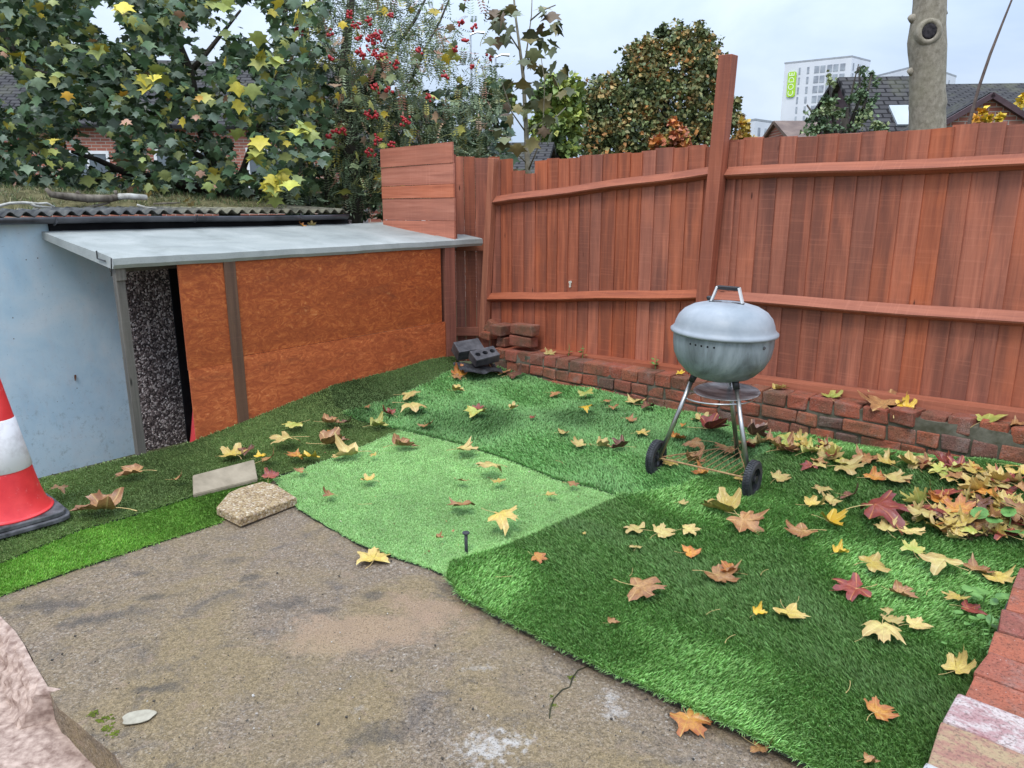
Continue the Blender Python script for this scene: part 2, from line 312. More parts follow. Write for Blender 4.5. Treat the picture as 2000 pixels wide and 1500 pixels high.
def slab_mat():
    n = NT('worn_concrete', .75, .3)
    a = n.noise(1.6, 6, .6, None, .6); b = n.noise(75, 5, .75); e = n.noise(5, 7, .72, None, .8); g_ = n.sepc(n.voro(150, out='Color')); m_ = n.noise(17, 6, .7, None, .5)
    c = n.ramp(b, [(.30, (.06, .044, .030)), (.46, (.20, .145, .094)), (.60, (.295, .222, .152)), (.76, (.43, .35, .255))])
    c = n.mix(n.ramp(g_[0], [(.0, .7), (.25, 0.), (.74, 0.), (.98, .8)]), c, n.ramp(g_[1], [(0., (.045, .038, .035)), (.5, (.20, .15, .11)), (1., (.50, .44, .37))]))
    c = n.mix(n.ramp(a, [(.42, 0.), (.58, .85)]), c, n.ramp(b, [(.3, (.12, .085, .038)), (.6, (.31, .225, .115)), (.8, (.43, .33, .20))]))
    c = n.mix(n.ramp(e, [(.52, 0.), (.66, .66)]), c, n.ramp(b, [(.3, (.05, .042, .038)), (.7, (.14, .12, .11))]))
    c = n.mix(n.ramp(m_, [(.34, .55), (.44, 0.)]), c, (.30, .21, .145))
    c = n.mix(n.ramp(m_, [(.58, 0.), (.72, .4)]), c, (.10, .08, .06))
    P = lambda px, py: gz(px, py)[:2]
    def st(c, px, py, rx, ry, col, k=1., rot=0., wob=1.3, soft=.75, sc=15):
        p = P(px, py); return n.mix(n.math('MULTIPLY', n.spot(p[0], p[1], rx, ry, rot, soft, wob, sc), k), c, col)
    for px, py, rx, ry in ((270, 1118, .055, .03), (195, 1205, .12, .065), (305, 1165, .10, .04), (150, 1215, .07, .06), (490, 1130, .06, .04), (735, 1168, .08, .05), (730, 1438, .12, .06), (325, 1340, .07, .04), (280, 1345, .05, .03), (640, 1195, .07, .03), (560, 1180, .15, .06), (90, 1180, .22, .08)):
        c = st(c, px, py, rx, ry, (.058, .053, .050), .62, .2)
    c = st(c, 720, 1232, .36, .16, (.36, .24, .15), .72, .1, 1.3, .5, 9); c = st(c, 840, 1190, .24, .09, (.36, .235, .155), .6, -.5, 1.4, .6, 10); c = st(c, 640, 1265, .16, .06, (.36, .25, .15), .55, 0, 1.2)
    for px, py, rx, ry, k in ((955, 1458, .10, .075, .8), (1190, 1362, .03, .045, .6), (1200, 1395, .05, .03, .65), (935, 1307, .06, .02, .4), (1015, 1452, .06, .03, .35), (700, 1390, .03, .015, .3)):
        c = st(c, px, py, rx, ry, (.52, .48, .44), k, .2, 2.6, 1.0, 40)
    dark = n.ramp(n.voro(13, n.vadd(n.obj(), n.vscale(n.noise(8), .3))), [(.045, 1.), (.075, 0.)]); c = n.mix(n.math('MULTIPLY', dark, n.ramp(n.noise(3), [(.45, 0.), (.6, .9)])), c, (.035, .03, .028))
    c = n.mix(n.math('MULTIPLY', n.ramp(n.voro(30), [(.06, 1.), (.11, 0.)]), .8), c, (.05, .042, .036))
    c = n.mix(n.ramp(n.voro(19, n.map(loc=(3, 1, 0))), [(.025, .8), (.04, 0.)]), c, (.55, .51, .46))
    gr = n.noise(210, 3, .7); c = n.mix(n.ramp(gr, [(.36, .7), (.47, 0.)]), c, (.045, .035, .028)); c = n.mix(n.ramp(gr, [(.57, 0.), (.70, .6)]), c, (.42, .35, .28))
    n.bump(n.math('ADD', n.math('ADD', n.math('MULTIPLY', b, .8), n.math('MULTIPLY', m_, .8)), n.math('MULTIPLY', gr, .5)), .9, .008)
    return n.done(c, Roughness=n.math('MULTIPLY_ADD', a, .3, .55))
M['slab'] = slab_mat()
M['pinkcon'] = simple('pink_crumbling_concrete', (.22, .145, .115), (.50, .37, .30), 34, .9, .1, .45, .007, 8)
M['earth'] = simple('earth', (.05, .05, .03), (.10, .11, .05), 1.5, .95, .1, .5, .05, 8)
def turf_mat(name, root, mid, tip, scale=1.):
    n = NT(name, .55, .25); t = n.sepc(n.attr())      # r: height along the fibre, g: random, b: light and dark of the pile's lean, painted in
    c = n.ramp(t[0], [(0., root), (.5, mid), (1., tip)])
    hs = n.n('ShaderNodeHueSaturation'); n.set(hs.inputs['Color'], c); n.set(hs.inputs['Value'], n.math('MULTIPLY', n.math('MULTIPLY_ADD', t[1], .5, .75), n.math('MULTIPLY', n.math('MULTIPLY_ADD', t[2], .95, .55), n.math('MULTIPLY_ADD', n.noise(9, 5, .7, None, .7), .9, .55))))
    n.set(hs.inputs['Hue'], n.math('MULTIPLY_ADD', t[1], .03, .484))
    n.set(n.b.inputs['Subsurface Weight'], 0.)
    return n.done(hs.outputs[0])
def leaf_mat(name, main, edge, vein, patch, amt=.7, rough=.36):
    n = NT(name, rough, .35); t = n.sepc(n.attr())    # r: 1 on the veins, g: 0 centre .. 1 rim
    oi = n.n('ShaderNodeObjectInfo'); w = n.n('ShaderNodeVectorMath', operation='ADD'); n.set(w.inputs[0], n.obj())
    cx = n.n('ShaderNodeCombineXYZ'); n.set(cx.inputs[0], n.math('MULTIPLY', oi.outputs['Random'], 31.)); n.set(w.inputs[1], cx.outputs[0])
    f = n.noise(16, 5, .6, w.outputs[0], .6)
    c = n.mix(n.ramp(n.math('ADD', n.math('MULTIPLY', t[1], .5), n.math('MULTIPLY', f, .6)), [(.45, 0.), (.72, 1.)]), main, edge)
    c = n.mix(n.ramp(n.noise(34, 4, .6, w.outputs[0]), [(.54, 0.), (.62, amt)]), c, patch); c = n.mix(n.ramp(n.noise(5, 3, .6, w.outputs[0]), [(.5, 0.), (.62, .55)]), c, n.mix(.5, patch, edge))
    c = n.mix(n.math('POWER', t[0], 5.), c, vein)
    hs = n.n('ShaderNodeHueSaturation'); n.set(hs.inputs['Color'], c); n.set(hs.inputs['Value'], n.math('MULTIPLY_ADD', oi.outputs['Random'], .35, .85))
    n.bump(n.math('POWER', t[0], 3.), .5, .003); return n.done(hs.outputs[0])
M['leaf_yellow'] = leaf_mat('fallen_leaf_yellow', (.50, .37, .075), (.47, .33, .11), (.62, .50, .19), (.24, .12, .035))
M['leaf_pale'] = leaf_mat('fallen_leaf_pale', (.48, .39, .13), (.42, .29, .11), (.60, .50, .23), (.26, .15, .06), .4)
M['leaf_green'] = leaf_mat('fallen_leaf_green_yellow', (.30, .36, .075), (.42, .36, .09), (.55, .52, .2), (.20, .15, .04), .5)
M['leaf_tan'] = leaf_mat('fallen_leaf_tan', (.38, .20, .075), (.26, .115, .05), (.52, .34, .14), (.12, .05, .03), .6)
M['leaf_red'] = leaf_mat('fallen_leaf_red', (.26, .055, .035), (.19, .04, .036), (.55, .22, .07), (.10, .03, .025), .5)
M['leaf_orange'] = leaf_mat('fallen_leaf_orange', (.52, .24, .04), (.36, .12, .04), (.66, .40, .12), (.24, .06, .03), .5)
M['leaf_gold'] = leaf_mat('fallen_leaf_gold', (.60, .37, .02), (.54, .34, .04), (.84, .66, .18), (.50, .26, .04), .4)
M['leaf_brown'] = leaf_mat('fallen_leaf_brown', (.17, .075, .045), (.12, .055, .04), (.38, .22, .12), (.07, .035, .03), .6)
M['stalk'] = simple('leaf_stalk', (.62, .47, .20), (.50, .32, .13), 30, .6, .3, 0)
def foliage_mat(name, rough=.5, spec=.4, trans=.0):
    n = NT(name, rough, spec); c = n.attr(); f = n.noise(22, 3, .6)
    hs = n.n('ShaderNodeHueSaturation'); n.set(hs.inputs['Color'], c); n.set(hs.inputs['Value'], n.math('MULTIPLY_ADD', f, .8, .6)); return n.done(hs.outputs[0])
M['foliage'] = foliage_mat('leafage')
M['bark'] = simple('dark_bark', (.028, .024, .02), (.085, .072, .058), 9, .85, .2, .7, .02, vs=(1, 1, .25))
M['berry'] = simple('red_berry', (.34, .012, .02), (.50, .03, .03), 30, .35, .5, 0)
from mathutils.geometry import delaunay_2d_cdt
# ------------------------------------------------------------------ ground, slab, sky side
def inpoly(x, y, P):
    P = np.asarray(P); x = np.asarray(x); y = np.asarray(y); r = np.zeros(x.shape, bool); j = len(P)-1
    for i in range(len(P)):
        xi, yi = P[i]; xj, yj = P[j]
        with np.errstate(divide='ignore', invalid='ignore'):
            r ^= ((yi > y) != (yj > y)) & (x < (xj-xi)*(y-yi)/(yj-yi+1e-12)+xi)
        j = i
    return r
def dense(P, st):                        # polygon edge cut into short steps
    out = []
    for i in range(len(P)):
        a = np.asarray(P[i], float); b = np.asarray(P[(i+1) % len(P)], float); k = max(1, int(np.linalg.norm(b-a)/st))
        for j in range(k): out.append(a+(b-a)*j/k)
    return out
def sheet(P, cell, zf, jag=0., thick=.012):    # triangulated sheet over a plan polygon with a skirt
    B = dense(P, cell); B = [b+np.array([random.gauss(0, jag), random.gauss(0, jag)]) for b in B]; n = len(B); A = np.array(B)
    x0, y0 = A.min(0); x1, y1 = A.max(0); gx, gyy = np.meshgrid(np.arange(x0, x1, cell), np.arange(y0, y1, cell)); gx = gx.ravel()+rng.uniform(-.2, .2, gx.size)*cell; gyy = gyy.ravel()+rng.uniform(-.2, .2, gyy.size)*cell
    k = inpoly(gx, gyy, A); pts = [Vector((float(a), float(b))) for a, b in B]+[Vector((float(a), float(b))) for a, b in zip(gx[k], gyy[k])]
    v, e, f, *_ = delaunay_2d_cdt(pts, [(i, (i+1) % n) for i in range(n)], [], 1, 1e-6)
    vv = [(p.x, p.y, float(zf(p.x, p.y))) for p in v]; ff = [tuple(q) for q in f]
    m = len(vv); ring = [(b[0], b[1], float(zf(b[0], b[1]))) for b in B]; low = [(x, y, z-thick) for x, y, z in ring]
    return vv+ring+low, ff, [(m+i, m+n+i, m+n+(i+1) % n, m+(i+1) % n) for i in range(n)]
def two(p): return (float(p[0]), float(p[1]))
mb = MB(); st = 40
mb.add([(-400, -60, -.32), (400, -60, -.32), (400, 700, -.32), (-400, 700, -.32)], [(0, 1, 2, 3)]); mb.build('ground', M['earth'], kind='structure')
# slab: broken front-left edge
edge = [gz(*p)[:2] for p in ((0, 1205), (30, 1235), (48, 1262), (62, 1290), (92, 1340), (100, 1362), (150, 1410), (200, 1455), (240, 1500), (330, 1600))]
slabP = [(-4.6, 3.3), (-3.0, 2.75), (-2.3, 2.55)]+[two(e) for e in edge]+[(-.55, .4), (-.3, -1.5), (3.2, -1.5), (4.8, 2.5), (2.9, 4.0), (.02+.05, 6.5), (-.4, 6.7), two(sh(2.9, .02)), two(sh(0, .02)), two(sh(-2.6, .02))]
nz = lambda x, y: .004*math.sin(3*x+1.3*y)+.003*math.sin(9*x-7*y)+random.gauss(0, .0006)
v, f, k = sheet(slabP, .06, nz, .005, .3); mb = MB(); mb.add(v, f+k); mb.build('concrete_slab', M['slab'], kind='structure', smooth=False)
# lower strip of pink concrete with the crumbling lump under the slab's edge
lowP = [(-4.5, 3.2), (-2.2, 2.9), (-1.6, 2.5), (-1.2, 2.1), (-.8, 1.6), (-.5, 1.0), (-.2, -1.5), (-4.5, -1.5)]
def lz(x, y): return -.10+.012*math.sin(5*x+2*y)+.006*math.sin(13*x-9*y)+random.gauss(0, .002)
v, f, k = sheet(lowP, .05, lz); mb = MB(); mb.add(v, f+k); mb.build('lower_path', M['pinkcon'], kind='structure', smooth=True)
mb = MB(); vs = []; E_ = [np.array(two(e)) for e in edge[:6]]; E_ = [E_[0]+np.array([-.35, .18])]+E_; EE = []
for a, b in zip(E_[:-1], E_[1:]):
    for j in range(12): EE.append(a+(b-a)*j/12)
rows = 12
from mathutils import noise as mn
td = EE[-1]-EE[0]; td = td/np.linalg.norm(td); nn = np.array([td[1], -td[0]]); nn = -nn if nn[1] > 0 else nn
for i, p in enumerate(EE):
    fade = min(1, (len(EE)-1-i)/9)
    for r in range(rows):
        q = r/(rows-1); w_ = (mn.noise(Vector((p[0]*14, p[1]*14, q*4)))*.009+mn.noise(Vector((p[0]*45, p[1]*45, q*12)))*.012)*min(1, fade*1.5)
        o_ = -.06+(.06+.10*q**.9)*fade+w_*(r > 1); z = .005-.02*(1-fade)-.125*max(0, q-.12)**1.2+w_*.8*(r > 1)
        vs.append((p[0]+nn[0]*o_, p[1]+nn[1]*o_, z))
fs = [(i*rows+r, i*rows+r+1, (i+1)*rows+r+1, (i+1)*rows+r) for i in range(len(EE)-1) for r in range(rows-1)]
mb.add(vs, fs); mb.build('broken_slab_edge', M['pinkcon'], kind='structure')
# hairline crack with moss, pale oval paint drip, moss by the edge
crack = empty('slab_crack', gz(1110, 1350), label='thin mossy crack in the bare concrete near the turf edge', cat='crack'); inv = crack.location.copy()
mb = MB(); ps = [gz(*p)-np.array(inv) for p in ((1175, 1290), (1150, 1300), (1128, 1310), (1118, 1325), (1113, 1342), (1098, 1348), (1082, 1365), (1075, 1385), (1073, 1405))]
mb.tube([(p[0], p[1], .001) for p in ps], [.0015, .002, .002, .003, .002, .003, .002, .003, .002], 5); mb.build('crack_line', simple('crack_shade', (.02, .018, .012), (.05, .05, .02), 40), crack)
M['moss'] = simple('bright_moss', (.05, .07, .01), (.16, .19, .03), 60, .9, .1, .8, .01)
def mosslump(mb, p, r, n=26):
    for _ in range(n):
        q = (p[0]+random.gauss(0, r*.45), p[1]+random.gauss(0, r*.45)); s_ = r*random.uniform(.12, .26); A = [(q[0]+s_*math.cos(a), q[1]+s_*math.sin(a), .0) for a in np.arange(0, 6.2, 1.05)]
        mb.add(A+[(q[0], q[1], s_*.8)], [(i, (i+1) % 6, 6) for i in range(6)], rt())
mb = MB()
for p, r in (((1116, 1322), .014), ((1082, 1378), .014), ((1076, 1403), .012), ((1078, 1360), .008)): mb = MB(); mosslump(mb, gz(*p)-np.array(inv), r); mb.build('moss', M['moss'], crack)
q0 = gz(205, 1415); t = empty('moss_strip', q0, label='line of yellow-green moss along the left edge of the concrete', cat='moss'); mb = MB()
for p, r in (((182, 1394), .018), ((204, 1404), .02), ((212, 1420), .018), ((224, 1432), .018)): mb = MB(); mosslump(mb, gz(*p)-q0, r); mb.build('moss_clump', M['moss'], t)
c0 = gz(270, 1404); mb = MB(); A = [(.045*math.cos(a)*(1+.10*math.sin(3*a+1)+.05*math.sin(7*a)), .034*math.sin(a)*(1+.12*math.cos(2*a)), 0) for a in np.linspace(0, 6.28, 40, endpoint=False)]
mb.prism(A, .0, .002); o = mb.build('paint_drip', simple('cream_paint', (.30, .265, .20), (.40, .36, .275), 40, .6, .3, .4, .002)); o.location = Vector(c0)+Vector((0, 0, .006)); o.rotation_euler.z = .25
tag(o, 'pale cream oval blob of dried paint on the concrete near its broken edge', 'paint blob')
mb = MB()                              # stones and grit strewn over the slab
for _ in range(260):
    px = random.uniform(20, 1500); py = random.uniform(1060, 1495); p = gz(px, py)
    if not bool(inpoly(p[0], p[1], slabP)) or bool(inpoly(np.array(px), np.array(py), [(560, 985), (900, 1165), (1280, 1340), (1600, 1500), (2000, 1500), (2000, 900), (0, 900), (0, 1150), (430, 1010)])): continue
    r = random.choice((.0012, .0016, .002, .002, .0035)); mb.obox(Matrix.Translation((p[0], p[1], .007+r*.4))@Matrix.Rotation(random.uniform(0, 3), 4, (random.random(), random.random(), 1)), r*2, r*1.5, r*1.3, rt())
def grit_mat():
    n = NT('grit', .7); t = n.sepc(n.attr()); return n.done(n.ramp(t[0], [(0., (.03, .028, .026)), (.7, (.08, .065, .05)), (.8, (.3, .26, .22)), (1., (.55, .52, .48))]))
mb.build('grit', grit_mat(), label='loose grit and pale crumbs scattered over the bare concrete', cat='grit', kind='stuff')

# ------------------------------------------------------------------ artificial turf
M['rim'] = simple('turf_backing', (.01, .014, .01), (.03, .045, .025), 60)
def px2(pts, up=.03): return [two(gp(p[0], p[1], up)) for p in pts]
def turf(name_label, P, lift, hh, colours, lean, dens=1., edge_m=None, leanvar=.5, wid=1., shade_amp=1.):
    P = [two(p) for p in P]; c = np.mean(P, 0); root = empty('turf_mat', (c[0], c[1], float(G(*c))+lift), label=name_label, cat='artificial grass')
    zf = lambda x, y: float(G(x, y))+lift
    v, f, k = sheet(P, .045, zf, .003, .01); off = np.array(root.location)
    m = turf_mat('turf_'+str(len(bpy.data.materials)), *colours)
    mb = MB(); mb.add([np.array(q)-off for q in v], f, (.25, .5, .5)); mb.build('backing', m, root, smooth=True)
    mb = MB(); mb.add([np.array(q)-off for q in v], k); mb.build('rim', M['rim'], root)
    A = np.array(P); x0, y0 = A.min(0); x1, y1 = A.max(0); N = int((x1-x0)*(y1-y0)*62000*dens)
    x = rng.uniform(x0, x1, N); y = rng.uniform(y0, y1, N); dist = np.hypot(x, y)
    keep = (rng.random(N) < np.minimum(1, (2.3/dist)**1.35)) & (np.abs(x) < .74*y+.35) & inpoly(x, y, A)
    x = x[keep]; y = y[keep]; dist = dist[keep]; N = len(x); z = G(x, y)+lift
    e = .01; gxx = (G(x+e, y)-G(x-e, y))/(2*e); gyy = (G(x, y+e)-G(x, y-e))/(2*e)
    lean_shade = np.clip(.5+.34*np.sin(2.1*x+3.6*y+1.3*np.sin(1.7*x-.6*y))+.22*np.sin(5.3*x-2.9*y+.8)*np.sin(1.9*y+2*x)+.12*np.sin(13*x+8*y+2*np.sin(6*y)), 0, 1); lean_shade = .5+(lean_shade-.5)*shade_amp  # brushed-pile bands: turn the lean and paint its light and dark into the fibres
    h = hh*rng.uniform(.65, 1.2, N); w = wid*.0013*rng.uniform(.7, 1.3, N)*np.maximum(1, dist/2.3)**.8
    la = lean[0]+leanvar*(lean_shade-.5)*2.2+rng.normal(0, .55, N); lm = lean[1]*rng.uniform(.5, 1.3, N)
    tx = np.cos(la)*lm*h; ty = np.sin(la)*lm*h; ya = rng.uniform(0, np.pi, N); wx = np.cos(ya)*w; wy = np.sin(ya)*w
    up = lambda q: z+h*q+(gxx*tx+gyy*ty)*q
    BB = np.array(dense(P, .0012)); k = np.abs(BB[:, 0]) < .74*BB[:, 1]+.35; kk = rng.random(len(BB)) < np.minimum(1, (1.9/np.hypot(BB[:, 0], BB[:, 1]))**1.2); BB = BB[k & kk]; D1 = BB[np.minimum(np.arange(len(BB))+6, len(BB)-1)]-BB[np.maximum(np.arange(len(BB))-6, 0)]
    ao = np.arctan2(D1[:, 1], D1[:, 0])-np.pi/2; sg_ = 1 if sum(P[i][0]*P[(i+1) % len(P)][1]-P[(i+1) % len(P)][0]*P[i][1] for i in range(len(P))) > 0 else -1; ao = ao if sg_ > 0 else ao+np.pi
    m_ = len(BB); fx = BB[:, 0]-np.cos(ao)*rng.uniform(-.002, .006, m_); fy = BB[:, 1]-np.sin(ao)*rng.uniform(-.002, .006, m_); fh_ = (hh+.006)*rng.uniform(.5, 1.35, m_); fa = ao+rng.normal(0, .6, m_); ft = rng.uniform(.5, 1.15, m_)*fh_; fw_ = .0012*np.maximum(1, np.hypot(fx, fy)/2.3)**.8*rng.uniform(.7, 1.3, m_); ya2 = rng.uniform(0, np.pi, m_)
    x = np.append(x, fx); y = np.append(y, fy); z = np.append(z, G(fx, fy)+lift); h = np.append(h, fh_*rng.uniform(-.25, .9, m_)); tx = np.append(tx, np.cos(fa)*ft); ty = np.append(ty, np.sin(fa)*ft); wx = np.append(wx, np.cos(ya2)*fw_); wy = np.append(wy, np.sin(ya2)*fw_); lean_shade = np.append(lean_shade, np.full(m_, .6)); gxx = np.append(gxx, np.zeros(m_)); gyy = np.append(gyy, np.zeros(m_)); N = len(x)
    V = np.stack([np.stack([x-wx, y-wy, z-.001], 1), np.stack([x+wx, y+wy, z-.001], 1),
                  np.stack([x-wx*.9+tx*.35, y-wy*.9+ty*.35, up(.55)], 1), np.stack([x+wx*.9+tx*.35, y+wy*.9+ty*.35, up(.55)], 1), np.stack([x+tx, y+ty, up(.95)], 1)], 1)-off
    F = np.array([[0, 1, 3], [0, 3, 2], [2, 3, 4]])[None]+(np.arange(N)*5)[:, None, None]
    T = np.zeros((N, 5, 3)); T[:, :2, 0] = .1; T[:, 2:4, 0] = .6; T[:, 4, 0] = 1; T[:, :, 1] = rng.random(N)[:, None]; T[:, :, 2] = lean_shade[:, None]
    npmesh('pile', V.reshape(-1, 3), F.reshape(-1, 3), m, root, T.reshape(-1, 3))
    print('turf', N)
DARK = ((.028, .065, .011), (.108, .235, .045), (.38, .62, .22))
MIDG = ((.02, .06, .014), (.075, .24, .052), (.19, .45, .14))
LIGHT = ((.075, .16, .04), (.24, .43, .13), (.45, .66, .29))
OLIVE = ((.045, .065, .018), (.135, .20, .058), (.32, .42, .16))
OLIVE2 = ((.03, .05, .016), (.085, .135, .04), (.22, .31, .115))
BRIGHT = ((.045, .10, .012), (.16, .32, .045), (.34, .55, .13))
front = lambda s, d=-.012: two(sh(s, d))
back_wall = lambda x, y=-.235: two(np.array(FE0)+FEU*x+np.array([.6816, .7317])*y)
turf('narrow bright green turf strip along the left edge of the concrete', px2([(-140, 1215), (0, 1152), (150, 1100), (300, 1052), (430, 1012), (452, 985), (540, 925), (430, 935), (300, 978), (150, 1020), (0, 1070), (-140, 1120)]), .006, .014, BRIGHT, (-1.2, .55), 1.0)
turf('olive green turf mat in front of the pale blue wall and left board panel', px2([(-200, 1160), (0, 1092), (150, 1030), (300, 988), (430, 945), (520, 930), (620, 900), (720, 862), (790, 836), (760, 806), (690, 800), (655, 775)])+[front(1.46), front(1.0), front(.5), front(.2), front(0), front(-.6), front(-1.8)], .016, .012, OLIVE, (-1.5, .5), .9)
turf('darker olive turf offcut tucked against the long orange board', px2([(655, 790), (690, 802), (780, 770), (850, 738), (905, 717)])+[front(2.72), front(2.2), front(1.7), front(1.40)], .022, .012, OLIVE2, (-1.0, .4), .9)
turf('pale green rectangular turf mat between the pavers and the upright nail', px2([(535, 932), (620, 902), (720, 864), (785, 834), (900, 850), (1250, 955), (1215, 985), (1000, 1080), (895, 1125), (820, 1098), (700, 1056), (582, 988)]), .016, .009, LIGHT, (1.3, .5), 1.25, shade_amp=.3)
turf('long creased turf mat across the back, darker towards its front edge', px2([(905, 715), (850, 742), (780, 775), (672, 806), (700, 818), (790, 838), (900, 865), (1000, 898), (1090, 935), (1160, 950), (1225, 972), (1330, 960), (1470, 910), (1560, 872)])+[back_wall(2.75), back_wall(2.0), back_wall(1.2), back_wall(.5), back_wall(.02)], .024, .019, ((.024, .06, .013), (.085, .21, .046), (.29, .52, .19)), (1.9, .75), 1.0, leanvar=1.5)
turf('large dark green turf mat filling the right and front of the yard', px2([(1215, 968), (1080, 1030), (985, 1068), (880, 1098), (872, 1128), (900, 1165), (1000, 1218), (1130, 1285), (1280, 1352), (1440, 1425), (1600, 1505), (1760, 1600)])+[(1.12, 1.35), (1.30, 1.72), (1.60, 2.12), (1.98, 2.58), (2.5, 3.1), (3.1, 3.45)]+[back_wall(3.9), back_wall(3.3), back_wall(2.7)]+px2([(1540, 868), (1440, 915), (1320, 955)]), .032, .021, DARK, (-2.2, .7), 1.0, leanvar=1.2, shade_amp=1.15)

# ------------------------------------------------------------------ fence
fence = empty('wooden_fence', (FE0[0], FE0[1], 0), FEA, label='long red-brown stained board fence with a tall leaning post, behind the low brick wall', cat='fence')
ftop = [(-.30, 1.85), (-.09, 1.85), (-.06, 1.745), (.10, 1.745), (.13, 1.72), (.27, 1.72), (.285, 1.83), (.6, 1.832), (1.1, 1.85), (1.5, 1.865), (1.86, 1.87), (2.0, 1.897), (3.0, 1.90), (5, 1.905)]
xs = [p[0] for p in ftop]; zs = [p[1] for p in ftop]
def fboards(x, x1, y=0.):
    mb = MB()
    while x < x1:
        w = random.uniform(.105, .14); zt = float(np.interp(x+w/2, xs, zs))+random.uniform(-.012, .010); lean = random.uniform(-.006, .006); ov = .014
        y0 = y+.0; y1 = y+.014; zb = .12
        vs = [(x+lean, y0, zb), (x+w+ov, y0-.010, zb), (x+w+ov, y1-.004, zb), (x, y1, zb), (x, y0, zt), (x+w+ov, y0-.010, zt+random.uniform(-.004, .004)), (x+w+ov, y1-.004, zt), (x, y1, zt)]
        mb.add(vs, [(0, 1, 5, 4), (1, 2, 6, 5), (2, 3, 7, 6), (3, 0, 4, 7), (4, 5, 6, 7), (3, 2, 1, 0)], rt()); x += w
    return mb
fboards(-.28, 1.90).build('board_panel', M['fence'], fence); fboards(1.90, 5.0, .012).build('board_panel', M['fence'], fence)
def arris(x0, z0, x1, z1, y=-.011, b=.058):       # z = top edge of the triangular rail
    mb = MB(); n = 10; vs = []; r_ = rt()
    for i in range(n+1):
        x = x0+(x1-x0)*i/n; z = z0+(z1-z0)*i/n+.004*math.sin(i*1.3); vs += [(x, y, z), (x, y-b, z-.052), (x, y-b+.006, z-.062), (x, y, z-.082)]
    mb.add(vs, [(4*i+k, 4*i+(k+1) % 4, 4*i+4+(k+1) % 4, 4*i+4+k) for i in range(n) for k in range(4)]+[(0, 1, 2, 3), (4*n+3, 4*n+2, 4*n+1, 4*n)], r_); return mb
for a in ((-.20, 1.547, 1.862, 1.735), (-.29, .702, 1.842, .902), (1.955, 1.724, 5., 1.755), (1.93, .898, 5., .952)): arris(*a).build('rail', M['rail'], fence)
mb = MB(); mb.beam((1.848, -.062, .28), (1.935, -.075, 2.41), .095, .085, up=(0, 1, 0), t=rt()); mb.build('post', M['post'], fence, bevel=.004)
mb = MB(); mb.beam((-.335, -.05, .30), (-.215, -.03, 1.86), .07, .062, up=(0, 1, 0), t=rt()); mb.build('post', M['orange_post'], fence, bevel=.003)
for (xa, za, xb, zb) in ((.36, .285, 1.78, .335), (1.79, .338, 5., .445)):
    mb = MB(); vs = []; n = 6
    for i in range(n+1):
        x = xa+(xb-xa)*i/n; z = za+(zb-za)*i/n; vs += [(x, -.002, z), (x, -.075, z-.012), (x, -.082, z-.12), (x, -.002, z-.12)]
    mb.add(vs, [(4*i+k, 4*i+(k+1) % 4, 4*i+4+(k+1) % 4, 4*i+4+k) for i in range(n) for k in range(4)]+[(0, 1, 2, 3), (4*n+3, 4*n+2, 4*n+1, 4*n)], rt()); mb.build('gravel_board', M['rail'], fence)
mb = MB(); s_, z_ = onplane(1115, 553, FE0, FEU)
for _ in range(9): mb.obox(Matrix.Translation((s_+random.gauss(0, .007), -.013, z_+random.gauss(0, .016)))@Matrix.Rotation(random.random()*3, 4, 'Y'), .016, .006, .010)
mb.build('paint_fleck', simple('pale_fleck', (.55, .5, .4), (.75, .72, .62), 50), fence)
# short return fence behind the roof end
f2 = empty('short_fence', (-.20, 6.80, 0), 0, label='short shaded stretch of brown board fence behind the right end of the grey roof', cat='fence')
mb = MB(); x = -.52
for w in (.10, .11, .085, .10, .12, .1): mb.box(x, x+w-.003, 0+random.uniform(0, .008), .016, .05, 1.885-.02*(x+.5)+random.uniform(-.01, .01), rt()); x += w
mb.build('board_panel', M['fence'], f2)
for z in (1.145, .375): mb = MB(); mb.beam((-.46, -.03, z-.04), (.02, -.03, z-.035), .045, .075, t=rt()); mb.build('rail', M['rail'], f2)

# ------------------------------------------------------------------ lean-to, garage
SHZ = lambda x, y, z: (x, y, z)
shed = empty('lean_to', (SH0[0], SH0[1], 0), SHA, label='low lean-to with grey felt roof and orange strand board front', cat='shed')
# roof: slopes up to the garage; front lip turned down
mb = MB(); n = 24; vs = []
for i in range(n+1):
    s_ = -.02+3.12*i/n; sag = .0012*math.sin(i*.9)+.001*math.sin(i*2.3); back = 1.0
    zf = 1.195-.005*i/n+sag
    for d_, z_ in ((-.012, zf-.066), (-.026, zf-.045), (-.024, zf-.008), (.0, zf), (.20, zf+.026), (.205, zf+.021), (.6, zf+.066), (back, zf+.118), (back, zf+.07), (.02, zf-.066)): vs.append((s_, d_, z_))
m_ = 10; mb.add(vs, [(m_*i+k, m_*i+(k+1) % m_, m_*(i+1)+(k+1) % m_, m_*(i+1)+k) for i in range(n) for k in range(m_)]+[tuple(range(m_)), tuple(m_*n+k for k in range(m_))[::-1]])
roof = mb.build('roof', M['felt'], shed, smooth=False)
mb = MB(); mb.tube([(-.028, .16, 1.225), (-.03, .16, 1.18), (-.028, .06, 1.17)], .004, 6); mb.tube([(-.03, -.03, 1.19), (-.036, -.036, 1.16), (-.036, -.02, 1.09)], .004, 6); mb.build('cord', M['black'], roof)
mb = MB(); mb.box(.06, 3.0, .20, .24, 1.09, 1.135, rt()); mb.build('fascia', M['grey_wood'], shed)
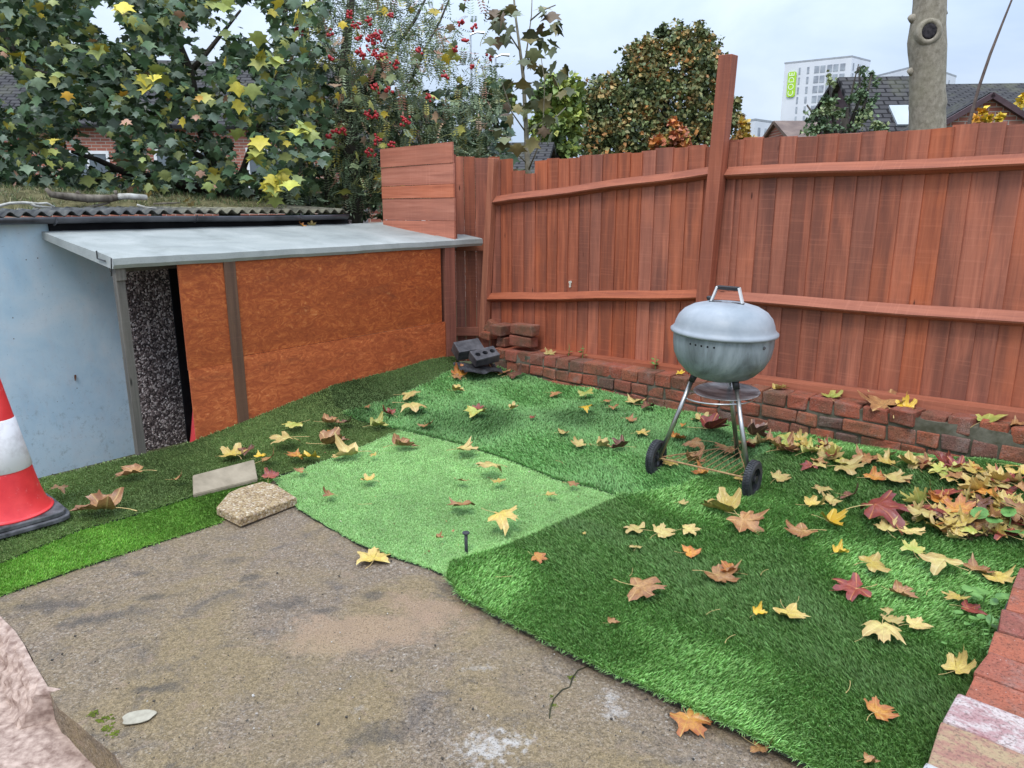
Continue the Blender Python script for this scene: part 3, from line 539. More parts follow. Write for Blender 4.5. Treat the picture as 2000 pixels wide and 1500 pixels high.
def osb(s0, s1, z1, d=.0, dz=0.):
    mb = MB(); vs = []; n = 14
    for i in range(n+1):
        s_ = s0+(s1-s0)*i/n; b = -.06
        vs += [(s_, d, b), (s_, d, z1), (s_, d+.012, z1), (s_, d+.012, b)]
    mb.add(vs, [(4*i+k, 4*i+(k+1) % 4, 4*i+4+(k+1) % 4, 4*i+4+k) for i in range(n) for k in range(4)]+[(0, 1, 2, 3), (4*n+3, 4*n+2, 4*n+1, 4*n)]); return mb
def osb2(s0, s1, z0, z1, d): mb = MB(); mb.box(s0, s1, d, d+.012, z0, z1, (1. if z0 < .3 else 0., random.random(), .5)); return mb
osb2(.36, .66, .47, 1.16, .0).build('board', M['osb'], shed); osb2(.362, .66, -.06, .468, -.003).build('board', M['osb'], shed)
osb2(.70, 2.60, .505, 1.17, .0).build('board', M['osb'], shed); osb2(.70, 2.635, -.06, .502, -.004).build('board', M['osb'], shed)
mb = MB(); mb.box(.655, .735, -.012, .03, -.05, 1.165, rt()); mb.build('batten', M['brown_post'], shed, bevel=.002)
mb = MB(); mb.box(2.645, 2.76, -.01, .05, -.05, 1.14, rt()); mb.build('post', M['post'], shed, bevel=.002)
mb = MB(); mb.box(.0, .048, .01, .06, -.12, 1.13, rt()); o = mb.build('post', M['grey_wood'], shed, bevel=.002)
mb = MB(); mb.box(-.004, .052, -.002, .008, 1.06, 1.13, rt()); mb.build('block', M['grey_wood'], shed)
mb = MB(); bs, _ = onplane(349, 700, sh(0, .55)[:2], SHU); mb.box(bs, 1.1, .55, .56, -.3, 1.12); mb.build('gap_shade_panel', M['dark'], shed)  # added dark panel: paints the interior shade seen through the gap

garage = empty('garage', (SH0[0], SH0[1], 0), SHA, label='old concrete garage with pale blue wall and rusty black corrugated roof overgrown with moss', cat='garage')
GD = 1.03
sb, _ = onplane(247, 700, sh(0, GD)[:2], SHU); sp, _ = onplane(352, 700, sh(0, GD)[:2], SHU)
mb = MB(); mb.box(-3.6, sb, GD, GD+.05, -.35, 1.36); o = mb.build('blue_wall', M['blue'], garage)
mb = MB(); mb.box(sb+.003, 2.5, GD-.004, GD+.06, -.35, 1.34); mb.build('pebbledash_panel', M['pebble'], garage)
mb = MB(); mb.box(.03, 2.45, GD-.030, GD-.010, 1.29, 1.395); mb.build('gap_shade_strip', M['dark'], garage)  # black strip added to paint the shade between felt roof and gutter
mb = MB(); a_, b_ = onplane(146, 735, sh(0, GD)[:2], SHU); mb.prism([(0, .014), (.006, .008), (.007, -.004), (.002, -.028), (-.001, -.030), (-.006, -.004), (-.005, .008)], 0, .005); ch = mb.build('rust_mark', simple('rust', (.10, .045, .025), (.2, .09, .05), 40), garage)
ch.location = (a_, GD-.006, b_); ch.rotation_euler = (R(90), R(8), 0)
# corrugated sheets
PT = .088; NS = 6; mb = MB(); vs = []; cols = int((2.42+3.8)/PT*NS); L_ = [GD-.07, GD+.4, GD+1.0, GD+1.8, GD+2.7]
for i in range(cols+1):
    s_ = -3.8+i*PT/NS; zz = .017*math.cos(2*math.pi*i/NS)
    for d_ in L_: vs.append((s_, d_, 1.43+zz+(d_-GD)*.035+.004*math.sin(s_*2)))
nl = len(L_); F1 = [(i*nl+k, (i+1)*nl+k, (i+1)*nl+k+1, i*nl+k+1) for i in range(cols) for k in range(nl-1)]
low = [(x, y, z-.007) for x, y, z in vs]; nv = len(vs)
mb.add(vs+low, F1+[tuple(nv+q for q in f_)[::-1] for f_ in F1]+[(i*nl, nv+i*nl, nv+(i+1)*nl, (i+1)*nl) for i in range(cols)])
def sheet_mat():
    n = NT('mossy_corrugated_sheet', .8, .25); sx = n.n('ShaderNodeSeparateXYZ'); n.set(sx.inputs[0], n.obj())
    f = n.noise(5, 6, .7); c = n.ramp(f, [(.35, (.030, .032, .036)), (.55, (.10, .10, .095)), (.72, (.22, .21, .18))])
    c2 = n.ramp(f, [(.35, (.07, .062, .045)), (.6, (.24, .22, .15)), (.8, (.40, .37, .27))])
    c = n.mix(n.ramp(n.math('ADD', n.math('MULTIPLY', sx.outputs['X'], .25), n.math('MULTIPLY', f, .3)), [(.3, 0.), (.5, 1.)]), c, c2)
    n.bump(n.noise(50, 4), .6, .005); return n.done(c)
croof = mb.build('corrugated_roof', sheet_mat(), garage, smooth=True)
mb = MB(); A = []
for k in range(9): a = math.pi+math.pi*k/8; A.append((.047*math.cos(a), .047*math.sin(a)))
A2 = A+[(x*.9, y*.9+.001) for x, y in A[::-1]]; vs = []; xs_ = np.linspace(-3.8, 2.40, 30)
for x in xs_: vs += [(x, GD-.062+p, 1.402+q*.9-.006*x+.003*math.sin(x*3)) for p, q in A2]
k_ = len(A2); mb.add(vs, [(k_*i+j, k_*i+(j+1) % k_, k_*(i+1)+(j+1) % k_, k_*(i+1)+j) for i in range(len(xs_)-1) for j in range(k_)]+[tuple(range(k_))]+[tuple(k_*29+j for j in range(k_))]); gut = mb.build('gutter', M['gutter'], garage, smooth=True)
for x in (-1.9, -.7, .05, 1.0, 1.9):
    mb = MB(); mb.tube([(x, GD-.112, 1.405), (x, GD-.105, 1.37), (x, GD-.062, 1.352), (x, GD-.015, 1.375)], .006, 6); mb.build('bracket', M['gutter'], gut)
# moss, grass and ivy on the roof
vs = []; nx, nd = 150, 14
def mound(s_, q):
    h = .10*math.exp(-((s_+.9)/1.0)**2)+.075*math.exp(-((s_-.35)/.9)**2)+.035*math.exp(-((s_-1.5)/.6)**2)
    st_ = .30+.12*math.sin(s_*2.7)+.15*smooth(-.6, -1.2, -s_)*0+(.15 if s_ < -.15 else 0)
    return h, st_
P_ = []
for i in range(nx):
    s_ = -3.7+5.75*i/(nx-1); h, st_ = mound(s_, 0)
    for j in range(nd):
        q = j/(nd-1); d_ = GD+st_+q*1.9; vs.append((s_+random.gauss(0, .01), d_, 1.44+(d_-GD)*.035+h*math.sin(min(1, q*2.5)*math.pi/2)-.02*(j == 0)+random.gauss(0, .009)+.014*math.sin(s_*17+j)))
mb = MB(); mb.add(vs, [(i*nd+j, (i+1)*nd+j, (i+1)*nd+j+1, i*nd+j+1) for i in range(nx-1) for j in range(nd-1)])
mound_m = simple('roof_moss', (.06, .055, .025), (.16, .14, .07), 14, .95, .1, .8, .02, 8)
moss = empty('roof_moss', (SH0[0], SH0[1], 0), SHA, label='bank of moss, grass and leaf litter growing on the corrugated garage roof', cat='moss', kind='stuff')
mb.build('litter', mound_m, moss, kind='stuff')
pal = np.array([(.10, .14, .04), (.17, .19, .06), (.26, .22, .10), (.08, .12, .04), (.30, .27, .14), (.12, .10, .05), (.05, .09, .03)])
N = 26000; ii = rng.integers(0, len(vs), N); B = np.array(vs)[ii]+rng.normal(0, .018, (N, 3))*[1, 1, .3]
tv = [(-.002, 0, 0), (.002, 0, 0), (.0, .004, .03)]; V, F = scatter(tv, [[0, 1, 2]], B, rotmats(N, .5), rng.uniform(.5, 1.7, N))
npmesh('grass', V, F, M['foliage'], moss, np.repeat(pal[rng.integers(0, 7, N)]*rng.uniform(.6, 1.3, (N, 1)), 1, 0), kind='stuff')
M['dead'] = simple('dead_wood', (.075, .06, .045), (.24, .205, .16), 16, .85, .2, .6, .01, vs=(1, 1, .4))
M['pale_dead'] = simple('pale_dead_wood', (.30, .28, .24), (.62, .60, .54), 12, .8, .2, .5, .01)
def rp_(px, py, d_):                     # point on the plane d_ behind the lean-to front
    s_, z_ = onplane(px, py, sh(0, d_)[:2], SHU); return np.array(list(sh(s_, d_)[:2])+[z_])
def stick(label, pts, d_, rs, m, twigs=()):
    q = [rp_(a, b, d_) for a, b in pts]; o_ = q[0]; t = empty('fallen_branch', o_, label=label, cat='branch', group='dead branches lying on the garage roof')
    mb = MB(); mb.tube([p-o_ for p in q], rs, 9); mb.build('stem', m, t, smooth=True)
    for tw in twigs: mb = MB(); mb.tube([rp_(a, b, d_)-o_ for a, b in tw], [.014, .011, .006][:len(tw)], 7); mb.build('twig', m, t, smooth=True)
stick('thick dead branch with a snapped end lying on the mossy roof at left', [(90, 368), (100, 380), (130, 384), (175, 388), (215, 388), (238, 384)], 1.45, [.012, .022, .028, .030, .027, .024], M['dead'], [[(150, 374), (160, 384), (172, 396)], [(225, 372), (228, 382)], [(160, 410), (185, 402), (215, 396)]])
stick('pale broken log beside the thick dead branch on the roof', [(232, 384), (255, 384), (286, 386)], 1.40, [.022, .024, .022], M['pale_dead'])
stick('grey bare stem curving along the left edge of the roof', [(-40, 404), (0, 402), (20, 397), (45, 396), (75, 398), (92, 397), (106, 404)], 1.25, [.010, .010, .009, .010, .008, .008, .005], M['pale_dead'], [[(60, 397), (70, 403), (100, 405)]])
stick('thin stick lying on moss in the middle of the garage roof', [(268, 400), (285, 406), (310, 408), (333, 409)], 1.25, [.008, .009, .008, .006], M['pale_dead'])
stick('short brown twig further right on the garage roof', [(300, 398), (330, 397), (352, 396)], 1.35, [.006, .007, .005], M['dead'])

# upright screen of horizontal boards at the roof end
sc = empty('board_screen', sh(2.765, .02), SHA+R(90), label='square screen of five horizontal pink-red boards standing at the end of the grey roof', cat='screen')
so_ = sh(2.765, 0)[:2]
def scp(px, py): return onplane(px, py, so_, SHN)
Lx = scp(745, 290)[0]; zL = scp(745, 291)[1]; zR = scp(880, 277)[1]; zB = 1.25
edges = [0, .21, .42, .56, .80, 1.0]
for i in range(5):
    mb = MB(); a, b = edges[i], edges[i+1]; w = .004
    def zz(fr, z1): return z1-(z1-1.18)*fr
    y0 = (-.006 if i % 2 else 0); x0 = -.02+random.uniform(-.004, .004); x1 = Lx+random.uniform(-.006, .006)
    vs = [(x0, y0, zz(b, zR)+w), (x1, y0, zz(b, zL)+w), (x1, y0-.018, zz(b, zL)+w), (x0, y0-.018, zz(b, zR)+w), (x0, y0, zz(a, zR)), (x1, y0, zz(a, zL)), (x1, y0-.018, zz(a, zL)), (x0, y0-.018, zz(a, zR))]
    mb.add(vs, [(0, 1, 2, 3), (4, 5, 6, 7), (0, 1, 5, 4), (1, 2, 6, 5), (2, 3, 7, 6), (3, 0, 4, 7)], rt()); mb.build('board', M['pink_board'], sc)
mb = MB(); mb.box(.0, .04, -.062, -.026, 1.16, 1.88, rt()); mb.build('post', M['post'], sc)

# ------------------------------------------------------------------ brick walls
def brick(mb, M_, l, w, h, t, j=.0055):
    q = [(sx*l/2+random.gauss(0, j), sy*w/2+random.gauss(0, j), sz*h/2+random.gauss(0, j*.7)) for sz in (-1, 1) for sy in (-1, 1) for sx in (-1, 1)]
    c = .006; n_ = bmesh.new(); vv = [n_.verts.new(p) for p in q]
    for f_ in [(0, 2, 3, 1), (4, 5, 7, 6), (0, 1, 5, 4), (2, 6, 7, 3), (0, 4, 6, 2), (1, 3, 7, 5)]: n_.faces.new([vv[i] for i in f_])
    bmesh.ops.bevel(n_, geom=list(n_.edges), offset=random.uniform(.006, .012), segments=2, affect='EDGES', profile=.6)
    n_.verts.index_update(); mb.add([M_@v_.co for v_ in n_.verts], [[v_.index for v_ in f_.verts] for f_ in n_.faces], t); n_.free()
bw = empty('brick_wall', (FE0[0], FE0[1], 0), FEA, label='low mossy old brick wall running along the foot of the fence', cat='wall')
mb = MB(); mo = MB(); YF = -.235; ztop = lambda x: .262+.019*x
rows_ = 4
for r_ in range(rows_):
    x = -.02-random.uniform(0, .1)+0; str_ = (r_ == 0)
    while x < 4.6:
        top = (r_ == rows_-1); w = random.uniform(.21, .25) if (str_ or random.random() < .08) else random.uniform(.115, .150)
        x = max(x, -.03)
        hgt = .079 if not top else .084; zc = ztop(x)-.042-(rows_-1-r_)*.092; out = random.gauss(0, .004)+(.006 if top else 0)
        ang = random.gauss(0, .02); bend = .0
        if x > 3.1 and top: out += random.uniform(-.02, .03); ang += random.gauss(0, .08); zc += .012
        M_ = Matrix.Translation((x+w/2, YF+.10+out, zc))@Matrix.Rotation(ang, 4, 'Z')@Matrix.Rotation(random.gauss(0, .02), 4, 'Y')
        if not (abs(x-3.30) < .05 and r_ == 9): 
            t_ = rt(); 
            if r_ == 2 and abs(x-2.83) < .07: t_ = (.93, .1, .1)
            brick(mb, M_, w, .20, hgt, t_)
        x += w+random.uniform(.008, .014)+(.012 if x > 2.9 and top else 0)
mb.build('bricks', M['brick'], bw)
vs = []; fs = []; nx = 120
for i in range(nx+1):
    x = .0+4.6*i/nx; zt = ztop(x)-.014
    for (y, z) in ((YF+.018, -.12), (YF+.016, zt-.07), (YF+.018, zt-.012), (YF+.05, zt-.012), (-.10, zt-.004), (-.01, zt+.0)): vs.append((x, y+random.gauss(0, .0025), z+random.gauss(0, .003)))
mb = MB(); mb.add(vs, [(6*i+k, 6*(i+1)+k, 6*(i+1)+k+1, 6*i+k+1) for i in range(nx) for k in range(5)]+[(0, 1, 2, 3, 4, 5)]); mb.build('mortar', M['mortar'], bw)
def loose(label, px, py, l, w, h, rz, m, t, d_=-.13, tx=0., ty=0., name='loose_brick', cat='brick', g='loose bricks heaped at the end of the low wall'):
    s_, z_ = onplane(px, py, FE0+np.array([.6816, .7317])*d_, FEU); p = FE0+FEU*s_+np.array([.6816, .7317])*d_
    mb = MB(); brick(mb, Matrix(), l, w, h, t, .003); o = mb.build(name, m); o.location = (p[0], p[1], z_); o.rotation_euler = (tx, ty, FEA+rz)
    return tag(o, label, cat, g)
B_ = M['brick']
loose('upper dark red brick of the two-high stack on the left end of the low wall', 1025, 643, .25, .11, .085, 0, B_, (.55, .4, .3))
loose('lower pinkish brick of the two-high stack on the left end of the low wall', 1023, 666, .24, .11, .085, .03, B_, (.35, .6, .3))
loose('mossy brick laid end-on just left of the two-high stack', 982, 643, .13, .2, .085, .05, B_, (.45, .3, .8), ty=.05)
loose('small reddish half brick under the mossy end-on brick', 987, 666, .10, .12, .08, -.05, B_, (.3, .3, .4), -.12)
loose('rounded grey-brown brick leaning behind the mossy end-on brick', 962, 638, .11, .10, .10, .3, B_, (.6, .2, .6), -.05, ty=.5)
loose('thin tan brick lying on edge above the holed black brick', 955, 655, .11, .12, .055, .1, B_, (.1, .5, .9), -.12, ty=.08)
loose('bright terracotta half brick on the turf below the holed black brick', 957, 727, .12, .10, .085, .55, M['brick_wet'], (.1, .9, .5), -.32, tx=.1, ty=-.12)
# dark engineering blocks
def holed(label, name, px, py, yd, l, w, h, rot, holes):
    p = gy(px, py, yd); t = empty(name, p, label=label, cat='brick', group='dark bricks dumped in the corner'); t.rotation_euler = rot
    mb = MB(); brick(mb, Matrix(), l, w, h, (.5, .5, .5), .002); o = mb.build('block', M['engineering'], t)
    if holes:
        cm = MB()
        for x in (-.3*l, 0, .3*l): cm.tube([(x, 0, -h*.2), (x, 0, h)], .023, 20)
        c_ = cm.build('hole_cutter', M['dark']); c_.parent = t; b_ = o.modifiers.new('h', 'BOOLEAN'); b_.operation = 'DIFFERENCE'; b_.object = c_
        bpy.context.view_layer.update(); dg = bpy.context.evaluated_depsgraph_get(); me = bpy.data.meshes.new_from_object(o.evaluated_get(dg)); o.modifiers.clear(); o.data = me; bpy.data.objects.remove(c_)
holed('charcoal engineering brick with three round holes tilted in the corner', 'holed_brick', 946, 696, 6.02, .23, .12, .085, (R(30), R(-6), R(32)), True)
holed('plain black block tilted behind the holed brick in the corner', 'black_block', 914, 682, 6.18, .24, .13, .10, (R(32), R(-4), R(30)), False)
p = gy(935, 718, 5.98); mb = MB(); nn = 14; vs = [((i/(nn-1)-.5)*.36, (j/(nn-1)-.5)*.24, random.gauss(0, .003)+.012*math.sin(i*.8+j)) for i in range(nn) for j in range(nn)]
mb.add(vs, [(i*nn+j, (i+1)*nn+j, (i+1)*nn+j+1, i*nn+j+1) for i in range(nn-1) for j in range(nn-1)]); o = mb.build('plastic_sheet', M['black'], smooth=True); o.location = p; o.rotation_euler = (.15, .1, .5)
tag(o, 'crumpled black plastic sheet under the dark bricks in the corner', 'plastic sheet')

# retaining wall on the right
rw = empty('retaining_wall', (1.2, 1.8, 0), 0, label='thick brick retaining wall curving up the right edge with pink weathered coping bricks', cat='wall')
ZW = .15; pth = [gz(x, y, ZW)[:2] for x, y in ((1796, 1560), (1825, 1500), (1851, 1415), (1880, 1358), (1905, 1313), (1933, 1270), (1950, 1228), (1960, 1185), (1975, 1143), (1995, 1105), (2030, 1065), (2075, 1030), (2130, 995))]
mb = MB(); lst = []; 
for i in range(len(pth)-1):
    a, b = np.array(pth[i]), np.array(pth[i+1]); L0 = np.linalg.norm(b-a); tdir = (b-a)/L0; k = 1
    ndir = np.array([tdir[1], -tdir[0]]); ang = math.atan2(ndir[1], ndir[0])
    c = (a+b)/2+ndir*(.118+random.gauss(0, .004))-np.array([1.2, 1.8]); z = ZW-.036+random.gauss(0, .004)+(.006 if i < 3 else 0); lst.append((c, ang, z, L0))
    t_ = (random.random(), random.random(), random.random())
    if i <= 2: continue
    brick(mb, Matrix.Translation((c[0], c[1], z))@Matrix.Rotation(ang+random.gauss(0, .02), 4, 'Z'), .235, L0-.009, .068, t_, .003)
mb.build('bricks', M['brick_wet'], rw)
def painted(name, cols):
    n = NT(name, .7, .3); f = n.noise(13, 7, .74, n.map((1, 1.8, 1)), .3); c = n.ramp(f, cols); c = n.mix(n.ramp(n.noise(120, 4, .7), [(.38, .6), (.48, 0.)]), c, (.10, .06, .05)); n.bump(n.math('ADD', f, n.noise(90, 4)), .8, .006); return n.done(c)
pm = [painted('dull_white_painted_brick', [(.3, (.36, .35, .34)), (.7, (.52, .51, .49))]), painted('ochre_pink_worn_brick', [(.3, (.22, .085, .08)), (.45, (.33, .17, .12)), (.6, (.36, .27, .15)), (.75, (.30, .12, .10))]), painted('pink_white_worn_brick', [(.32, (.33, .15, .15)), (.47, (.38, .24, .23)), (.57, (.52, .45, .42)), (.66, (.34, .19, .17)), (.8, (.36, .28, .14))])]
for i, lab in ((0, 'coping brick painted dull white'), (1, 'coping brick worn ochre and pink'), (2, 'coping brick pink with white paint remnants')):
    c, ang, z, L0 = lst[i]; mb = MB(); brick(mb, Matrix(), .27, L0-.004, .075, (.5, .5, .5), .003); o = mb.build('coping_brick', pm[i], rw); o.location = (c[0], c[1], z); o.rotation_euler.z = ang; o['label'] = lab
mb = MB(); vs = []
for i in range(len(pth)):
    a = np.array(pth[i]); b = np.array(pth[min(i+1, len(pth)-1)]); a0 = np.array(pth[max(i-1, 0)]); td = (b-a0)/np.linalg.norm(b-a0); nd_ = np.array([td[1], -td[0]]); o_ = np.array([1.2, 1.8])
    for (off_, z) in ((-.008, -.2), (-.006, .07), (.012, ZW-.03), (.22, ZW-.03), (.24, -.2)): q = a+nd_*off_-o_; vs.append((q[0], q[1], z+random.gauss(0, .003)))
mb.add(vs, [(5*i+k, 5*(i+1)+k, 5*(i+1)+k+1, 5*i+k+1) for i in range(len(pth)-1) for k in range(4)]+[(0, 1, 2, 3, 4)]); mb.build('mortar', simple('pale_mortar', (.18, .16, .15), (.30, .27, .25), 12, .9, .1, .5, .01), rw)

# ------------------------------------------------------------------ kettle barbecue
def enamel_mat():
    n = NT('weathered_grey_enamel', .42, .45); t = n.sepc(n.attr())
    v = n.map((7, 7, 1.4)); f = n.noise(1, 6, .65, v, .4); g_ = n.noise(5, 6, .62)
    c = n.ramp(g_, [(.35, (.24, .27, .295)), (.55, (.315, .34, .365)), (.7, (.40, .42, .445))])
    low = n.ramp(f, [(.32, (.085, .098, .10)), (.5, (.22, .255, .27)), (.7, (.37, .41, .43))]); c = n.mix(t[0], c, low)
    c = n.mix(n.math('MULTIPLY', n.ramp(n.noise(24, 6, .75), [(.60, 0.), (.68, .6)]), t[0]), c, (.10, .12, .15))
    n.bump(n.noise(40, 4), .12, .003); return n.done(c, Roughness=n.math('MULTIPLY_ADD', g_, .3, .32))
M['enamel'] = enamel_mat()
M['tube'] = simple('dull_metal_tube', (.28, .27, .25), (.45, .44, .42), 20, .32, .5, .1, metal=.9, vs=(1, 1, .2))
M['alu'] = simple('dull_aluminium', (.40, .41, .42), (.62, .63, .64), 14, .35, .5, .3, metal=.8)
M['ash'] = simple('dull_ash_plate', (.13, .13, .13), (.50, .50, .50), 9, .4, .5, .3, metal=.4, vs=(1, 2.5, 1))
M['whitemetal'] = simple('satin_white_metal', (.62, .62, .60), (.72, .72, .70), 20, .35, .5, 0)
M['rustwire'] = simple('rusty_wire', (.20, .09, .04), (.42, .27, .12), 40, .6, .4, .2)
M['tyre'] = simple('black_tyre', (.022, .023, .026), (.055, .056, .06), 20, .6, .4, .1)
wl = gp(1280, 925); wr = gp(1466, 977); ax = (wr-wl); ax[2] = 0; axl = np.linalg.norm(ax); axd = ax/axl; bk = np.array([-axd[1], axd[0], 0])
if bk[1] < 0: bk = -bk
mid = (wl+wr)/2; g0 = float(mid[2])
KR = .262
bbq = empty('kettle_barbecue', (mid[0], mid[1], g0+.016), math.atan2(axd[1], axd[0]), label='round grey kettle barbecue on three metal legs with two black wheels', cat='barbecue')
# local: x along the axle, y away from camera
cy = .155; RZ = .804; AX = axl/2; WR = .094
T = Matrix.Translation((0.005, cy, RZ))@Matrix.Rotation(R(1.8), 4, 'Y')
ll = lambda pr: pr
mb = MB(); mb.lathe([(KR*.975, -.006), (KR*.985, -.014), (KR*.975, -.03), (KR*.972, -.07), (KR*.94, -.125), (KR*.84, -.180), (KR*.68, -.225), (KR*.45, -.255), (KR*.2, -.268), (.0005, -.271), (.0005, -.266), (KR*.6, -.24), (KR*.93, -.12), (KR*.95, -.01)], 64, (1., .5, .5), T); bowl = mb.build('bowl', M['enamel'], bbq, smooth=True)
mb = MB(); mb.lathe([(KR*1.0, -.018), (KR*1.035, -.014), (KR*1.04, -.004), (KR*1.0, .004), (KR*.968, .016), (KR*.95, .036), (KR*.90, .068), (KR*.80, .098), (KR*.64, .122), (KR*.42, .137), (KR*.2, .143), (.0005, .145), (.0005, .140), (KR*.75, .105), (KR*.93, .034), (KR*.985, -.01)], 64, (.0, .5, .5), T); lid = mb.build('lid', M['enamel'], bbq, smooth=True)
hz = .143; HA = R(10)
hM = T@Matrix.Rotation(HA, 4, 'Z')
mb = MB(); mb.obox(hM@Matrix.Translation((0, 0, hz+.072)), .112, .032, .020); mb.tube([hM@Vector((-.058, 0, hz+.068)), hM@Vector((-.066, 0, hz+.064))], [.011, .009], 12); mb.build('grip', M['black'], lid, bevel=.004)
for s_ in (-1, 1):
    mb = MB(); mb.beam(hM@Vector((s_*.054, 0, hz+.078)), hM@Vector((s_*.080, 0, hz-.004)), .036, .010, up=hM.to_3x3()@Vector((1, 0, 0)), t=rt()); mb.build('bracket', M['whitemetal'], lid, bevel=.0015)
mb = MB(); mb.beam(hM@Vector((-.088, -.004, hz-.004)), hM@Vector((.088, -.004, hz-.004)), .034, .010); mb.build('handle_plate', M['black'], lid, bevel=.003)
mb = MB(); p_ = T@Vector((-KR*.56, .13, .118)); mb.tube([p_+Vector((0, 0, -.02)), p_+Vector((0, 0, .004)), p_+Vector((0, 0, .02)), p_+Vector((0, 0, .028))], [.014, .012, .020, .015], 14); mb.build('vent_knob', M['black'], lid, smooth=True)
camloc = np.array([0, 0, EYE])
def bowlpt(angd, dz, out=.0015):        # point on the bowl wall, angle from local +x
    a = R(angd); rr = float(np.interp(-dz, [.03, .07, .125, .185], [.972, .972, .94, .84]))*KR+out; return T@Vector((rr*math.cos(a), rr*math.sin(a), dz)), a
for k in range(5):
    p_, a = bowlpt(-106+k*7.2, -.050, -.001); mb = MB(); q = Vector((math.cos(a), math.sin(a), 0)); mb.tube([p_-q*.002, p_+q*.002], .0052, 10); mb.build('vent_hole', M['dark'], bowl)
p_, a = bowlpt(-18, -.05); mb = MB(); q = Vector((math.cos(a), math.sin(a), 0)); mb.tube([p_-q*.004, p_+q*.006], [.009, .006], 10); mb.build('rivet', M['engineering'], bowl)
# legs
feet = [(-AX, 0, WR), (AX, 0, WR), (0.02, .46, .0)]
tops = [(-.112, cy-.07, RZ-.245), (.112, cy-.07, RZ-.252), (.0, cy+.12, RZ-.245)]
for i, (f_, t_) in enumerate(zip(feet, tops)):
    f_ = Vector(f_); t_ = Vector(t_); k = (f_-t_)
    if i < 2: f_ = f_+Vector((.02*(1 if i == 0 else -1), 0, 0))
    mb = MB(); mb.tube([t_+k*.07, f_], .0125, 14); mb.build('leg', M['tube'], bbq, smooth=True)
    mb = MB(); mb.tube([t_-k*.03, t_+k*.08], [.019, .0165], 12); mb.build('leg_socket', M['black'], bbq, smooth=True)
for s_, x in ((-1, -AX), (1, AX)):
    prof = [(WR*.66, -.020), (WR*.90, -.021), (WR*.975, -.016), (WR, -.006), (WR, .006), (WR*.975, .016), (WR*.90, .021), (WR*.62, .020)]
    wm = Matrix.Translation((x, 0, WR-.006))@Matrix.Rotation(R(90), 4, 'Y')
    wheel = empty('wheel', (0, 0, 0)); wheel.parent = bbq
    mb = MB(); mb.lathe(prof, 48, M=wm, close=True)
    for k in range(44):
        a = 2*math.pi*k/44
        for sd_ in (-1, 1): mb.obox(wm@Matrix.Rotation(a+(.07 if sd_ > 0 else 0), 4, 'Z')@Matrix.Translation((WR+.001, 0, sd_*.0085)), .006, .008, .014)
    mb.build('tyre', M['tyre'], wheel, smooth=False)
    mb = MB(); mb.lathe([(WR*.62, -.010), (WR*.62, .010), (WR*.55, .010), (WR*.55, -.010)], 40, M=wm, close=True); mb.lathe([(.0005, -.022), (.018, -.022), (.020, .022), (.0005, .022)], 20, M=wm)
    for k in range(6): mb.obox(wm@Matrix.Rotation(R(60*k), 4, 'Z')@Matrix.Translation((WR*.34, 0, 0)), WR*.5, .011, .012)
    mb.build('rim', M['black'], wheel, bevel=.001)
mb = MB(); mb.tube([(-AX, 0, WR-.006), (AX, 0, WR-.006)], .0055, 8); mb.build('axle', M['rustwire'], bbq)
mb = MB(); third = Vector(feet[2])+Vector((0, -.03, .10))
A_ = Vector((-AX+.03, .01, WR)); B2 = Vector((AX-.03, .01, WR))
mb.tube([A_, third, B2], .004, 6)
for k in range(1, 13):
    q = k/13; x_ = A_.lerp(B2, q); fr = min(q, 1-q)*2; mb.tube([x_, x_+(third-(A_+B2)/2)*fr*.98], .0022, 5)
mb.build('wire_rack', M['rustwire'], bbq, kind=None)
rz_ = .435; rr_ = .172
mb = MB(); mb.tube([(rr_*math.cos(a), cy+rr_*math.sin(a)+.01, rz_+.01*math.cos(a+.6)) for a in np.linspace(0, 2*math.pi, 49)], .0045, 8, cap=False); mb.build('ring', M['alu'], bbq, smooth=True)
mb = MB(); mb.lathe([(.0005, -.012), (.10, -.010), (.155, .0), (.172, .007), (.170, .010), (.155, .004), (.10, -.006), (.0005, -.008)], 40, M=Matrix.Translation((.03, cy+.03, rz_+.03))@Matrix.Rotation(R(3), 4, 'X')); mb.build('ash_catcher', M['ash'], bbq, smooth=True)

